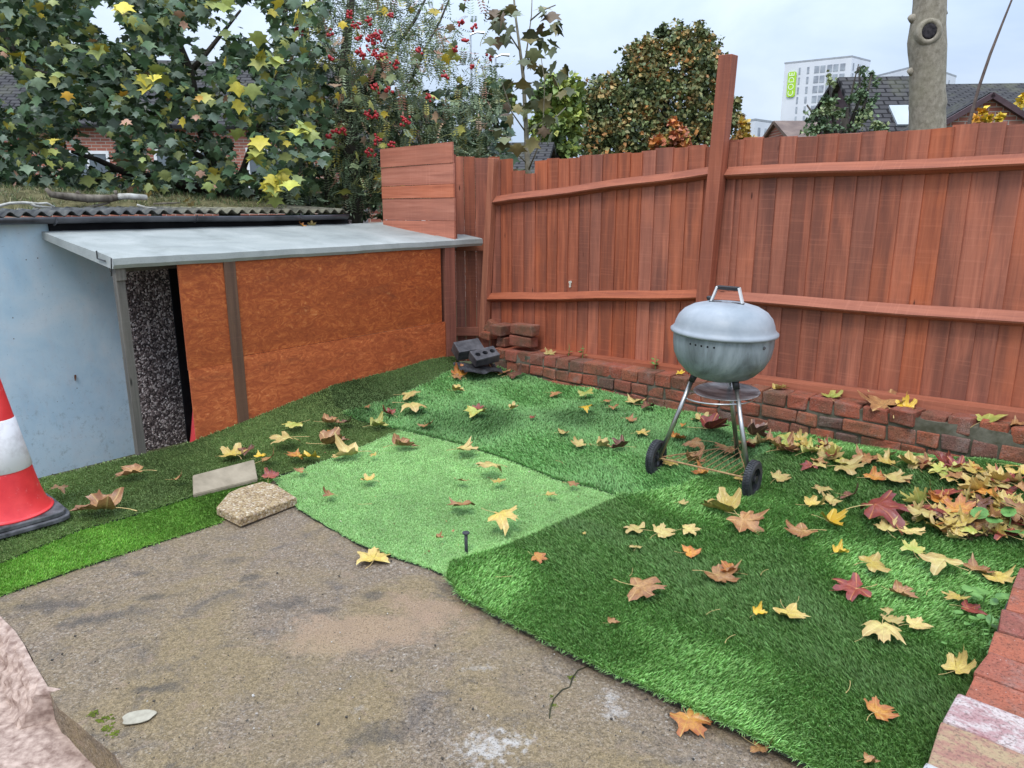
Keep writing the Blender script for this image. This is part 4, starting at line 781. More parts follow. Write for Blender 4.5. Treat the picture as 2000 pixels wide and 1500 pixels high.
# ------------------------------------------------------------------ traffic cones
def cone_mat():
    n = NT('scuffed_red_plastic', .38, .5); f = n.noise(6, 6, .65); c = n.ramp(f, [(.35, (.62, .022, .028)), (.6, (.78, .045, .045))]); c = n.mix(n.ramp(n.noise(34, 5, .75), [(.62, 0.), (.72, .55)]), c, (.8, .42, .40)); n.bump(f, .15, .01); return n.done(c)
M['cone'] = cone_mat(); M['sleeve'] = simple('grubby_white_sleeve', (.46, .42, .41), (.74, .71, .71), 11, .45, .5, .1, .004, 8, .3, .55)
M['rubber'] = simple('recycled_black_base', (.035, .034, .036), (.13, .125, .13), 18, .6, .4, .4)
def cone(label, p, rz, lean=0., bands=True):
    t = empty('traffic_cone', p, rz, label=label, cat='traffic cone', group='traffic cones'); t.rotation_euler.x = lean
    H = .80; r = lambda z: .155*(1-z/H)+.028*(z/H)+.026*math.exp(-z/.045)
    zs_ = [.0, .012, .03, .06, .10, .14, .19, .225]; 
    mb = MB(); A = []; 
    for i in range(32):
        a = 2*math.pi*i/32; c_, s_ = math.cos(a), math.sin(a); e = .32; A.append((.215*math.copysign(abs(c_)**e, c_), .215*math.copysign(abs(s_)**e, s_)))
    mb.prism(A, 0, .022); mb.prism([(x*.93, y*.93) for x, y in A], .022, .045); mb.build('base', M['rubber'], t, bevel=.005)
    mb = MB(); mb.lathe([(.182, .045), (.186, .053)]+[(r(z)+.0, z+.048) for z in [.004]+zs_[1:]]+[(r(z), z+.048) for z in (.3, .42, .5, .6, .72, .748)]+[(.014, .795)], 64); mb.build('body', M['cone'], t, smooth=True)
    if not bands: return
    for (a_, b_) in ((.215, .455),): mb = MB(); mb.lathe([(r(a_)+.001, a_+.048), (r(a_)+.0035, a_+.05), (r((a_+b_)/2)+.0035, (a_+b_)/2+.048), (r(b_)+.0035, b_+.046), (r(b_)+.001, b_+.048)], 64); mb.build('white_band', M['sleeve'], t, smooth=True)
cp = gp(22, 1027); cone('red and white traffic cone on a black square base at the left edge', (cp[0], cp[1], cp[2]+.03), R(48))
p_ = sh(.605, .27, -.25); cone('red sliver of a second traffic cone inside the doorway gap beside the orange board', p_, SHA, 0., False)

# ------------------------------------------------------------------ pavers, peg, scraps
def aggregate():
    n = NT('exposed_aggregate', .8, .3); g_ = n.sepc(n.voro(120, out='Color')); c = n.ramp(g_[0], [(0., (.16, .11, .06)), (.35, (.31, .21, .105)), (.6, (.40, .30, .165)), (.8, (.33, .235, .16)), (.97, (.56, .47, .34))]); n.bump(n.math('SUBTRACT', 1., n.voro(120)), .8, .005); return n.done(c)
M['aggr'] = aggregate(); M['paver'] = simple('smooth_paver', (.21, .17, .115), (.33, .27, .19), 9, .75, .3, .4, .006, 8)
def paver(label, pts, h, th, m, tiltup=0.):
    c = np.mean(pts, 0); o_ = gp(*c); P = []
    for i, (x, y) in enumerate(pts):
        z = h[i] if hasattr(h, '__len__') else h; q = gz(x, y, float(o_[2])+z); P.append(q-o_)
    n_ = len(P); cen = np.mean(P, 0); bm = bmesh.new(); top = [bm.verts.new(q) for q in P]; bot = [bm.verts.new((q[0], q[1], q[2]-th)) for q in P]
    bm.faces.new(top); bm.faces.new(bot[::-1])
    for i in range(n_): bm.faces.new((top[(i+1) % n_], top[i], bot[i], bot[(i+1) % n_]))
    bmesh.ops.recalc_face_normals(bm, faces=bm.faces); bmesh.ops.bevel(bm, geom=list(bm.edges), offset=.003, segments=2, affect='EDGES')
    me = bpy.data.meshes.new('paver'); bm.to_mesh(me); bm.free(); me.materials.append(m); o = bpy.data.objects.new('paver', me); C.objects.link(o); o.location = o_; return tag(o, label, 'paver')
paver('thin smooth grey-brown paver tilted on the turf behind the thicker one', [(376, 928), (496, 897), (503, 935), (377, 966)], [.09, .09, .03, .03], .02, M['paver'])
paver('thick broken paver with yellowish pebble surface on the slab corner', [(422, 991), (447, 962), (470, 952), (513, 940), (540, 947), (580, 972), (468, 1014)], [.055, .055, .055, .055, .052, .05, .052], .04, M['aggr'])
p_ = gp(911, 1088); t = empty('ground_nail', p_, label='black steel nail with a flat head standing upright in the turf', cat='nail')
q_ = gy(910, 1042, p_[1]+.005)-p_; mb = MB(); mb.tube([(0, 0, -.02), tuple(q_)], .0075, 10); mb.build('shank', M['tyre'], t, smooth=True); mb = MB(); mb.tube([tuple(q_), tuple(q_+np.array([0, 0, .006]))], .016, 14); mb.build('head', M['tyre'], t)
p_ = gp(1140, 1048); mb = MB(); mb.tube([(0, 0, 0), (.002, 0, .03)], [.005, .006], 8); o = mb.build('nail_tip', M['tyre'], smooth=True); o.location = p_; tag(o, 'tiny black nail tip poking from the dark turf', 'nail')
p_ = gp(1588, 1213); mb = MB(); ps = [gp(*q)-p_+np.array([0, 0, .022]) for q in ((1566, 1212), (1578, 1209), (1586, 1211), (1590, 1216), (1600, 1215), (1606, 1220))]; mb.tube([tuple(q) for q in ps], [.004, .005, .007, .005, .004, .002], 6); o = mb.build('paper_scrap', simple('white_scrap', (.8, .8, .8), (.88, .88, .88), 9), smooth=True); o.location = p_; tag(o, 'small twisted white scrap beside a pale yellow leaf on the dark turf', 'scrap')

# ------------------------------------------------------------------ fallen leaves
HALF = [(0, .98), (4, .86), (10, .82), (15, .84), (19, .66), (28, .54), (35, .66), (39, .82), (45, .80), (52, .93), (57, .82), (64, .79), (69, .66), (80, .53), (90, .58), (98, .66), (112, .70), (119, .60), (134, .49), (153, .34), (171, .17)]
def outline(rs):
    j = lambda r_: r_*(1+rs.normal(0, .07)); L1 = [(a+rs.normal(0, 1.5), j(r_)) for a, r_ in HALF]; R1 = [(-a+rs.normal(0, 1.5), j(r_)) for a, r_ in HALF[1:]][::-1]
    return R1[:]+L1, None
AXES = (0, 52, 112, -52, -112)
def leaf_geo(seed, form):
    rs = np.random.default_rng(seed); O, _ = outline(rs); angs = [-a for a, _ in HALF[1:]][::-1]+[a for a, _ in HALF]
    n = len(O); rings = [0, .22, .42, .62, .8, .92, 1.0]; V = [(0, 0, 0)]; T = [(1, 0, 0)]
    for q in rings[1:]:
        for (a, r_), a0 in zip(O, angs):
            rr = r_*q if q > .5 else r_*q*(1-.25*(1-q*2))+.0; V.append((rr*math.sin(R(a)), rr*math.cos(R(a)), 0)); T.append((1 if a0 in AXES else 0, q*min(1, r_+.15), rs.random()))
    F = [(0, 1+i, 1+i+1) for i in range(n-1)]
    for k in range(len(rings)-2):
        for i in range(n-1): a = 1+k*n+i; F += [(a, a+n, a+n+1), (a, a+n+1, a+1)]
    V = np.array(V, float); V[:, 1] += .0; x, y = V[:, 0].copy(), V[:, 1].copy(); ph = rs.uniform(0, 6, 4)
    r2 = x*x+(y-.2)**2; z = .03*np.sin(5*x+ph[0])*np.cos(4*y+ph[1])
    vein = np.array([t[0] for t in T]); z = z-.025*vein*np.minimum(1, np.sqrt(r2))
    A = np.arctan2(x, y); z += .05*np.sqrt(r2)*np.cos(A*6+ph[2])*.8+.035*np.sin(11*x+ph[1])*np.sin(9*y+ph[3])
    rad = np.hypot(x, y)
    for ax_ in AXES: z += rs.normal(.05, .26)*rad**2.2*np.exp(-((A-R(ax_))/.33)**2)
    tw_ = rs.normal(0, .35); z += tw_*x*y*.6
    x = x*(1-.12*rs.random()*rad); y = y*(1-.10*rs.random()*rad)
    if form == 'flat': z += .10*r2
    elif form == 'cup': z += .28*r2*(1+.3*np.sin(A*2+ph[3]))
    elif form == 'dome': z += .24-.32*r2
    elif form == 'fold': k = 1.3; z += np.abs(x)*.75+.15*r2; x = x*.72
    elif form == 'roll': k = 2.1; z += (1-np.cos(k*x))/k*.95+.1*y*y; x = np.sin(k*x)/k
    elif form == 'curl': k = 1.7; q = np.maximum(0, y); z += (1-np.cos(k*q))/k; y = np.where(y > 0, np.sin(k*q)/k, y); z += .15*x*x
    z = z-z.min()*.75; return np.stack([x, y, z], 1), np.array(F), np.array(T), float(z[0])
LG = {}
for fm in ('flat', 'cup', 'dome', 'fold', 'roll', 'curl'):
    for k in range(6): LG[fm, k] = leaf_geo(hash((len(fm), k))*0+ord(fm[0])*7+k*13+len(fm), fm)
LM = {}
def leaf_mesh(fm, k, col):
    if (fm, k, col) not in LM:
        V, F, T, z0 = LG[fm, k]; me = bpy.data.meshes.new('leaf_blade'); me.from_pydata([tuple(v_) for v_ in V], [], [tuple(f_) for f_ in F.tolist()])
        a = me.attributes.new('tint', 'FLOAT_COLOR', 'POINT'); a.data.foreach_set('color', np.concatenate([T, np.ones((len(T), 1))], 1).astype('f').ravel()); me.materials.append(M['leaf_'+col]); me.polygons.foreach_set('use_smooth', [True]*len(me.polygons)); LM[fm, k, col] = me
    return LM[fm, k, col]
SM = []
for k in range(4):
    mb = MB(); s_ = (-1)**k; mb.tube([(0, .05, 0), (0, -.05, .01), (s_*.05, -.35, .03), (s_*.16, -.65, .015), (s_*.32, -.88, .0)], [.012, .013, .011, .011, .018], 5); o = mb.build('stalk', M['stalk'], smooth=True); SM.append(o.data); bpy.data.objects.remove(o)
def put_leaf(p, size, rot, col, form, label, group=None, tilt=(0, 0), stalk=True, k=None):
    k = random.randrange(6) if k is None else k; t = empty('maple_leaf', p, 0, label=label, cat='leaf', group=group)
    t.rotation_euler = (R(tilt[0]), R(tilt[1]), R(rot-90)); b = bpy.data.objects.new('blade', leaf_mesh(form, k, col)); C.objects.link(b); b.parent = t; b.scale = (size,)*3
    if stalk: s_ = bpy.data.objects.new('stalk', random.choice(SM)); C.objects.link(s_); s_.parent = t; s_.scale = (size,)*3; s_.location.z = LG[form, k][3]*size*.95
    return t
CW = dict(yellow='yellow', pale='pale yellow', green='yellow-green', tan='tan', red='dark red', orange='orange', gold='golden', brown='brown')
FW = dict(flat='flat', cup='upturned', dome='drooping', fold='folded', roll='rolled', curl='curled')
LEAVES = '''265,926,70,200,tan,roll,between the pale blue wall and the tilted paver
342,938,30,30,tan,curl,small, left of the tilted paver
208,995,110,190,tan,roll,long one beside the cone's base
115,962,34,90,tan,dome,small, right behind the cone
458,890,60,150,yellow,cup,behind the top edge of the tilted paver
478,884,44,40,brown,curl,behind the tilted paver's right corner
506,893,26,60,gold,cup,small, just right of the tilted paver
522,899,46,20,tan,curl,between the tilted paver and the orange leaf
527,932,36,80,red,curl,small, behind the thick pebbled paver
565,868,64,170,pale,dome,left in the cluster below the long orange board
581,833,46,200,green,dome,near the turf step under the orange board
580,893,40,210,orange,flat,beside the golden leaf in the middle cluster
607,893,48,250,gold,flat,pointed, over the seam by the middle cluster
640,826,48,10,tan,roll,upper one of the cluster by the olive mat
672,826,34,350,brown,curl,dark, upper right of the olive mat cluster
650,845,30,190,orange,flat,tiny, centre of the olive mat cluster
640,868,70,20,tan,fold,broad, on the olive mat's edge
686,888,70,190,pale,roll,long, on the seam of the pale green mat
731,890,20,190,yellow,flat,tiny, right of the seam leaf
733,832,46,20,green,roll,slim, where the olive and creased mats meet
722,939,36,180,yellow,cup,alone left in the pale green mat
645,968,32,170,tan,curl,left near the pavers on the pale green mat
588,921,26,180,tan,flat,small, top left corner of the pale green mat
781,871,62,20,tan,roll,at the top corner of the pale green mat
796,776,46,10,pale,dome,highest one left on the creased mat
801,803,60,350,pale,dome,large, on the dark left end of the creased mat
762,809,34,160,red,roll,touching the large pale leaf on the creased mat
832,831,36,300,tan,flat,at the front of the creased mat's left end
716,796,16,0,tan,flat,tiny, on the creased mat's left end
930,808,50,250,green,cup,middle of the dark band on the creased mat
934,799,26,90,red,curl,small, atop the yellow-green one in the dark band
890,764,30,0,yellow,fold,near the terracotta half brick
903,883,56,0,pale,cup,straddling the seam of the pale green mat
962,925,60,160,pale,dome,right side of the pale green mat
972,942,30,300,yellow,flat,peeking from under the right one of the pale green mat
904,941,30,200,tan,flat,small, centre right of the pale green mat
901,990,60,260,tan,flat,centre of the pale green mat
975,1026,74,340,yellow,dome,where the pale green mat meets the dark one
855,1051,20,0,tan,fold,tiny, left of the upright nail
884,1038,8,0,tan,flat,speck-sized, near the nail
1072,967,28,350,yellow,flat,right corner of the pale green mat
1115,947,28,10,tan,flat,under the creased mat's lifted edge
1134,868,36,190,pale,cup,left of the pair on the creased mat
1172,872,36,0,pale,fold,right of the pair on the creased mat
1215,875,44,200,brown,fold,dark folded, left of the barbecue's left wheel
1250,848,34,0,yellow,flat,up and left of the barbecue's left leg
1096,846,28,10,pale,cup,small, left part of the dark crease
1000,799,24,10,yellow,fold,small, centre back of the creased mat
1081,772,30,350,tan,dome,back of the creased mat near the wall
1145,776,36,100,green,dome,standing near the brick wall, left
1145,802,34,270,gold,dome,below the yellow-green one near the brick wall
1197,798,26,20,tan,curl,small, in front of the wall's middle
1183,785,20,0,tan,flat,tiny, in front of the wall's middle
1240,787,42,60,pale,cup,before the wall left of the barbecue
1262,796,40,340,brown,curl,purplish, before the wall left of the barbecue
1228,820,28,0,tan,flat,small, below the purplish one
1038,816,18,0,red,curl,tiny, on the creased mat's middle
1368,820,42,90,pale,cup,upper one between the barbecue legs
1385,838,70,10,red,fold,large, between the barbecue legs
1333,832,18,0,orange,curl,tiny, left between the barbecue legs
1320,856,40,20,orange,roll,behind the barbecue's left leg
1362,878,52,180,tan,dome,middle between the barbecue legs
1425,882,58,200,tan,dome,broad, right between the barbecue legs
1350,902,50,330,tan,fold,under the barbecue's wire rack
1312,905,34,200,yellow,flat,beside the barbecue's left wheel
1375,925,40,160,orange,roll,lying under the rusty wire rack
1445,938,30,60,yellow,flat,by the right barbecue wheel
1488,820,66,240,gold,cup,big bright, against the wall right of the barbecue
1452,872,44,300,red,curl,behind the barbecue's right leg
1470,850,60,340,brown,fold,against the wall behind the right leg
1500,862,50,10,tan,flat,below the big bright one by the wall
1530,880,60,350,tan,roll,long, right of the barbecue below the wall
1562,860,34,80,yellow,curl,at the wall foot right of the barbecue
1520,935,44,20,pale,flat,right of the barbecue's right wheel
1600,912,34,60,pale,flat,small, on the dark mat's upper middle
1583,915,40,200,red,cup,red-pink, on the dark mat's upper middle
1610,960,44,110,pale,flat,upper of the pair right of the barbecue
1625,978,44,200,pale,cup,lower of the pair right of the barbecue
1655,970,50,320,brown,curl,purplish, right of the pale pair
1585,988,50,10,yellow,roll,left of the pale pair
1618,1020,60,290,gold,fold,upright striped, left of the big red leaf
1570,1040,70,190,tan,cup,crumpled, left of the striped one
1710,1020,110,345,red,dome,large ribbed, middle right of the dark mat
1818,1000,90,275,red,dome,large fan-shaped, near the right wall
1650,915,70,320,pale,flat,below the engineering brick in the wall
1690,900,54,40,tan,cup,foot of the wall under the dark brick
1705,935,50,10,orange,curl,in the strip of leaves under the dark brick
1740,940,60,340,pale,flat,right of the strip under the dark brick
1765,942,30,60,tan,curl,small, in the bare patch by the wall
1418,1003,90,140,yellow,fold,upper of the heap in front of the right wheel
1450,1022,80,300,tan,cup,lower of the heap in front of the right wheel
1330,985,24,0,pale,flat,tiny, between the wheels' shadow and the pale trio
1245,1038,56,160,pale,flat,left of the pale trio on the dark mat
1290,1042,52,20,pale,flat,middle of the pale trio on the dark mat
1342,1037,44,350,pale,flat,right of the pale trio on the dark mat
1241,1072,34,90,pale,flat,small, just below the pale trio
1140,1043,10,0,yellow,flat,speck-sized, right of the pale green mat
1048,1090,38,340,orange,flat,lone small, below the pale green mat's corner
1345,1082,46,10,orange,cup,small, above the purplish crumpled leaf
1400,1125,78,320,tan,cup,crumpled purplish, middle of the dark mat
1430,1120,50,200,orange,fold,tucked under the crumpled purplish leaf
1248,1155,90,345,tan,dome,large with notched lobes, left middle of the dark mat
1195,1218,30,20,tan,roll,stub-like, near the slab edge
1538,1198,68,290,yellow,cup,beside the white scrap
1480,1200,36,10,gold,roll,slim, left of the yellow leaf by the scrap
1638,1080,40,10,gold,roll,slim, above the red leaf pair
1696,1115,70,0,yellow,dome,right above the dark red leaf
1672,1155,86,180,red,flat,large dark red with orange veins, right part of the mat
1755,1160,60,320,tan,roll,right beside the large dark red leaf
1842,1118,78,100,pale,dome,wide fan, near the weeds at the right wall
1905,1115,60,20,tan,cup,left of the retaining wall's far end
1945,1128,66,300,yellow,flat,touching the retaining wall's far end
1872,1168,54,200,yellow,flat,above the dark red one by the weeds
1890,1190,56,330,red,flat,below the yellow one by the weeds
1720,1238,80,250,pale,dome,biggest of the pale trio at lower right
1742,1215,50,60,pale,flat,upper of the pale trio at lower right
1785,1222,56,350,pale,flat,right of the pale trio at lower right
1730,1196,24,30,pale,curl,tiny, above the pale trio at lower right
1868,1310,66,30,yellow,curl,near the retaining wall at lower right
1712,1392,70,20,orange,flat,two-toned orange and red, front right of the dark mat
1695,1487,36,340,tan,roll,at the bottom edge of the dark mat
730,1098,76,100,yellow,flat,large, on the concrete by the pale green mat
1345,1408,86,290,orange,flat,large, on the concrete below the dark mat's edge
1480,1462,60,330,tan,curl,on the concrete at the bottom edge
1075,672,26,80,pale,cup,standing on the low wall's left part
1330,725,18,60,gold,flat,small, on the wall top behind the barbecue
1520,760,36,0,yellow,roll,on the wall top right of the barbecue
1625,765,44,60,green,cup,green-edged, on the wall top
1730,782,90,100,tan,cup,large fan, on the wall top at right
1770,790,44,70,gold,curl,small, beside the large fan on the wall top
1930,802,60,350,green,flat,on the wall top near the right edge
1985,806,40,0,tan,cup,on the wall top at the right edge
900,733,40,140,orange,curl,orange-brown, in the corner by the dark bricks
888,738,28,20,tan,flat,small, left in the corner by the dark bricks
978,730,46,100,tan,cup,pale-veined, against the terracotta half brick
1000,734,44,20,brown,curl,at the wall foot by the terracotta half brick'''
WT = {1075: 1, 1330: 1, 1520: 1, 1625: 1, 1730: 1, 1770: 1, 1930: 1, 1985: 1}
for r_ in LEAVES.split('\n'):
    a = r_.split(',', 6); px, py, sz, ro, col, fm, ph = float(a[0]), float(a[1]), float(a[2]), float(a[3]), a[4], a[5], a[6]
    if px in WT and py < 820:
        s_, z_ = onplane(px, py+6, FE0+np.array([.6816, .7317])*-.13, FEU); p = FE0+FEU*s_+np.array([.6816, .7317])*-.14; p = np.array([p[0], p[1], .285+.019*s_-.02]); tl = (random.uniform(5, 22), random.uniform(-12, 12))
    else:
        slab_ = (px, py) in ((730, 1098), (1345, 1408), (1480, 1462)); p = gz(px, py, .006) if slab_ else gp(px, py, .052); p = p+np.array([0, 0, .004 if slab_ else .002]); tl = (random.uniform(-10, 10), random.uniform(-10, 10))
    dep = p[1]*math.cos(PITCH)+(EYE-p[2])*math.sin(PITCH); size = sz*dep/FPX/1.55
    cw = CW[col]; words = ph.replace(',', '').split(); 
    lab = (cw+' '+('' if any(w_ in ph for w_ in ('upright', 'crumpled', 'fan', 'ribbed')) else FW[fm]+' ')+'maple leaf, '+ph)
    lab = ' '.join(lab.split()[:16]); put_leaf(p, size, ro, col, fm, lab, 'fallen maple leaves', tl, stalk=sz > 12)
# the heap on the right, where leaves lie over one another
GL = {}
for _ in range(150):
    q = random.random()
    if q > .80: px = random.uniform(1450, 1980); py = 862+(px-1450)*.115+abs(random.gauss(0, 11))
    elif q < .66: px = random.triangular(1690, 2070, 1960); py = random.triangular(885, 1090, 980)
    else: px = random.uniform(1735, 2000); py = 1010+(px-1735)*.12+random.gauss(0, 16)
    if py < 855+(px-1450)*.11 or (px < 1830 and 915+(px-1700)*.1 < py < 985): continue
    col = random.choice(['yellow', 'pale', 'green', 'yellow', 'green', 'tan', 'pale', 'orange', 'brown', 'tan', 'yellow', 'red', 'green', 'yellow']); fm = random.choice(['flat', 'cup', 'dome', 'fold', 'roll', 'flat', 'flat'])
    p = gp(px, py, .05)+np.array([0, 0, random.uniform(0, .02)]); 
    put_leaf(p, random.uniform(.045, .10), random.uniform(0, 360), col, fm, 'one of the '+CW[col]+' maple leaves overlapping in the heap at the right wall', CW[col]+' leaves in the heap by the right wall', (random.gauss(0, 13), random.gauss(0, 13)))
# small leaves lying on the grey roof and the garage roof
for px, py, col, d_, z_, lab in ((590, 436, 'orange', .93, 1.305, 'small red-orange leaf scraps at the back edge of the grey roof'), (290, 378, 'yellow', 1.5, 1.54, 'yellow leaf standing in the roof moss behind the pale log'), (365, 386, 'pale', 1.4, 1.50, 'pale leaf in the roof moss above the gutter middle'), (374, 403, 'pale', 1.2, 1.47, 'pale leaf scrap at the lower edge of the roof moss'), (610, 434, 'pale', .95, 1.305, 'tiny pale leaf at the back edge of the grey roof')):
    s_, zz_ = onplane(px, py, sh(0, d_)[:2], SHU); p = sh(s_, d_, z_); put_leaf(p, .05, random.uniform(0, 360), col, 'cup', lab, 'leaves on the roofs', (40, 10))
bits = MB()                              # crumbs of leaf and grit caught in the turf
for _ in range(520):
    px = random.uniform(560, 1990); py = random.uniform(760, 1490); p = gp(px, py, .03)
    if not bool(inpoly(np.array(px), np.array(py), [(560, 930), (800, 780), (1000, 760), (1500, 860), (1990, 930), (1900, 1300), (1800, 1490), (1620, 1490), (1290, 1330), (900, 1150), (600, 990)])): continue
    r = random.uniform(.0015, .004); bits.obox(Matrix.Translation(tuple(p))@Matrix.Rotation(random.random()*3, 4, (random.random(), random.random(), 1)), r*3, r*1.3, r*.6, rt())
for k_, (px, py) in enumerate(((1500, 1112), (1235, 1110), (820, 870), (1690, 1240), (1435, 1240), (1000, 1125), (1820, 1150), (1560, 1165), (1100, 905), (1380, 1200), (700, 985), (1660, 1330))):
    p = gp(px, py, .05); o = bpy.data.objects.new('leaf_stalk', SM[k_ % 4]); C.objects.link(o); o.location = p; o.scale = (.07,)*3; o.rotation_euler = (0, random.uniform(-.1, .1), random.uniform(0, 6.28)); tag(o, 'loose curved leaf stalk lying without its leaf on the turf', 'stalk', 'loose leaf stalks on the turf')
def crumb():
    n = NT('leaf_crumbs', .8); t = n.sepc(n.attr()); return n.done(n.ramp(t[0], [(0., (.10, .05, .03)), (.4, (.30, .16, .07)), (.7, (.45, .36, .15)), (.95, (.7, .65, .5))]))
bits.build('leaf_crumbs', crumb(), label='crumbs of dry leaf and grit caught in the turf', cat='debris', kind='stuff')

# ------------------------------------------------------------------ weeds
M['weed'] = simple('weed_leaf', (.07, .17, .04), (.16, .32, .08), 30, .5, .4, .3)
def ovate(n=10, l=1., w=.42, ser=.06):
    A = []
    for i in range(2*n):
        q = i/(2*n)*2*math.pi; yy = .5-.5*math.cos(q); xx = w*math.sin(q)*(1-.25*yy); k = 1+ser*(1 if i % 2 else -1); A.append((xx*k, yy*l, .12*abs(xx)))
    return A
def weed(label, px, py, leaves, onwall=None, name='weed'):
    p = onwall if onwall is not None else gp(px, py, .05); t = empty(name, p, label=label, cat='weed', group='weeds along the walls'); mb = MB(); mb.tube([(0, 0, -.01), (.005, 0, .05), (.0, .01, .09)], [.003, .0025, .001], 5); mb.build('stem', M['weed'], t)
    for (dx, dy, dz, s_, az, tl) in leaves:
        mb = MB(); A = ovate(); Mx = Matrix.Translation((dx, dy, dz))@Matrix.Rotation(az, 4, 'Z')@Matrix.Rotation(tl, 4, 'X')@Matrix.Scale(s_, 4)
        mb.add([Mx@Vector((0, .5, 0))]+[Mx@Vector(a) for a in A], [(0, 1+i, 1+(i+1) % len(A)) for i in range(len(A))]); mb.build('leaf', M['weed'], t)
rl = lambda n_, sp, s_, z=.05: [(random.gauss(0, sp), random.gauss(0, sp), random.uniform(.01, z), random.uniform(.6, 1.3)*s_, random.uniform(0, 6.28), random.uniform(-.2, .7)) for _ in range(n_)]
weed('bramble seedling with one broad round ribbed leaf at the retaining wall', 1918, 1185, [(0, 0, .07, .075, 2.2, .1), (.03, -.02, .05, .06, -1.6, .1)]+rl(5, .03, .04))
weed('low strip of weeds growing along the foot of the retaining wall', 1930, 1235, rl(12, .035, .035))
weed('thin weeds in the gap below the strip along the retaining wall', 1915, 1275, rl(10, .03, .028))
weed('dark green leafy weed among the leaf heap at the right edge', 1968, 1038, rl(9, .05, .09, .10))
for px, lab, n_ in ((1124, 'leftmost tiny seedling at the foot of the fence', 4), (1151, 'middle tiny seedling at the foot of the fence', 5), (1294, 'taller dark seedling at the foot of the fence left of the barbecue', 9)):
    s_, z_ = onplane(px, 688, FE0, FEU); p = FE0+FEU*s_+np.array([.6816, .7317])*-.09; weed(lab, 0, 0, rl(n_, .012, .03, .06), np.array([p[0], p[1], .275+.019*s_]))

# ------------------------------------------------------------------ trees and shrubs beyond
def lobed(k=5):                            # small tree leaf, lobed fan, drooping
    P_ = [(0, -.08), (.22, -.05), (.30, .10), (.62, .12), (.48, .33), (.78, .62), (.42, .58), (.30, .62), (0, 1.0)]; P_ = P_+[(-x, y) for x, y in P_[-2:0:-1]]
    V = [(0, .3, .05)]+[(x, y, -.22*abs(x)-.18*max(0, y-.3)) for x, y in P_]; n = len(P_); return V, [[0, 1+i, 1+(i+1) % n] for i in range(n)]
def oval(w=.32, fold=.12): return [(0, 0, 0), (w, .4, fold), (0, 1, -.05), (-w, .4, fold)], [[0, 1, 2], [0, 2, 3]]
def pinnate(n=6):                        # a compound leaf of paired leaflets, drooping
    V = []; F = []
    for i in range(n):
        y = .15+.8*i/n; z = -.35*(i/n)**2; L0 = .26*(1-.3*abs(i/n-.4))
        for s_ in (-1, 1):
            b = len(V); V += [(0, y, z), (s_*L0*.45, y-.035+.03, z-.01), (s_*L0, y+.07, z-.06), (s_*L0*.5, y+.085, z-.0)]; F += [[b, b+1, b+2], [b, b+2, b+3]]
    b = len(V); V += [(0, .93, -.36), (.05, 1.05, -.4), (0, 1.2, -.46), (-.05, 1.05, -.4)]; F += [[b, b+1, b+2], [b, b+2, b+3]]
    b = len(V); V += [(-.006, 0, 0), (.006, 0, 0), (.004, .95, -.36)]; F += [[b, b+1, b+2]]
    return V, F
def face_rot(P, tilt=.55, dz=.75):               # leaves hang: blade normals lean out and up, tips downward
    n = len(P); a = rng.uniform(0, 2*np.pi, n); X = np.stack([np.cos(a), np.sin(a), np.zeros(n)], 1)
    dn = np.stack([rng.normal(0, .5, n), rng.normal(0, .5, n), -rng.normal(dz, .4, n)], 1)
    Yv = dn-X*np.sum(dn*X, 1)[:, None]; Yv /= np.linalg.norm(Yv, axis=1)[:, None]; Z = np.cross(X, Yv); return np.stack([X, Yv, Z], 2)
def leaves(name, P, tmpl, sc, pal, wts, parent, var=.35, m=None, rot=None):
    P = np.asarray(P); n = len(P); V, F = scatter(tmpl[0], tmpl[1], P, face_rot(P) if rot is None else rot, sc); pal = np.array(pal); w = np.array(wts, float); w /= w.sum()
    c = pal[rng.choice(len(pal), n, p=w)]*rng.uniform(1-var, 1+var, (n, 1)); return npmesh(name, V, F, m or M['foliage'], parent, np.repeat(c, len(tmpl[1]), 0))
def pxvol(n, x0, x1, y0, y1, d0, d1, keep=None):
    out = []
    while len(out) < n:
        px = random.uniform(x0, x1); py = random.uniform(y0, y1); d_ = random.uniform(d0, d1)
        if keep is None or keep(px, py, d_): out.append(gy(px, py, d_))
    return np.array(out)
def clump(x, y, s=.013, ph=0.): return math.sin(x*s+ph)*math.cos(y*s*1.3-ph)+.6*math.sin(x*s*2.3-y*s*1.1+2*ph)
def limb(parent, pts, rs, name='branch', m=None, n=8):
    q = [gy(*p) if len(p) == 3 else p for p in pts]; o_ = np.array(parent.matrix_basis.translation) if parent else np.zeros(3); mb = MB()
    mb.tube([tuple(np.array(p)-o_) for p in q], rs, n); return mb.build(name, m or M['bark'], parent, smooth=True)
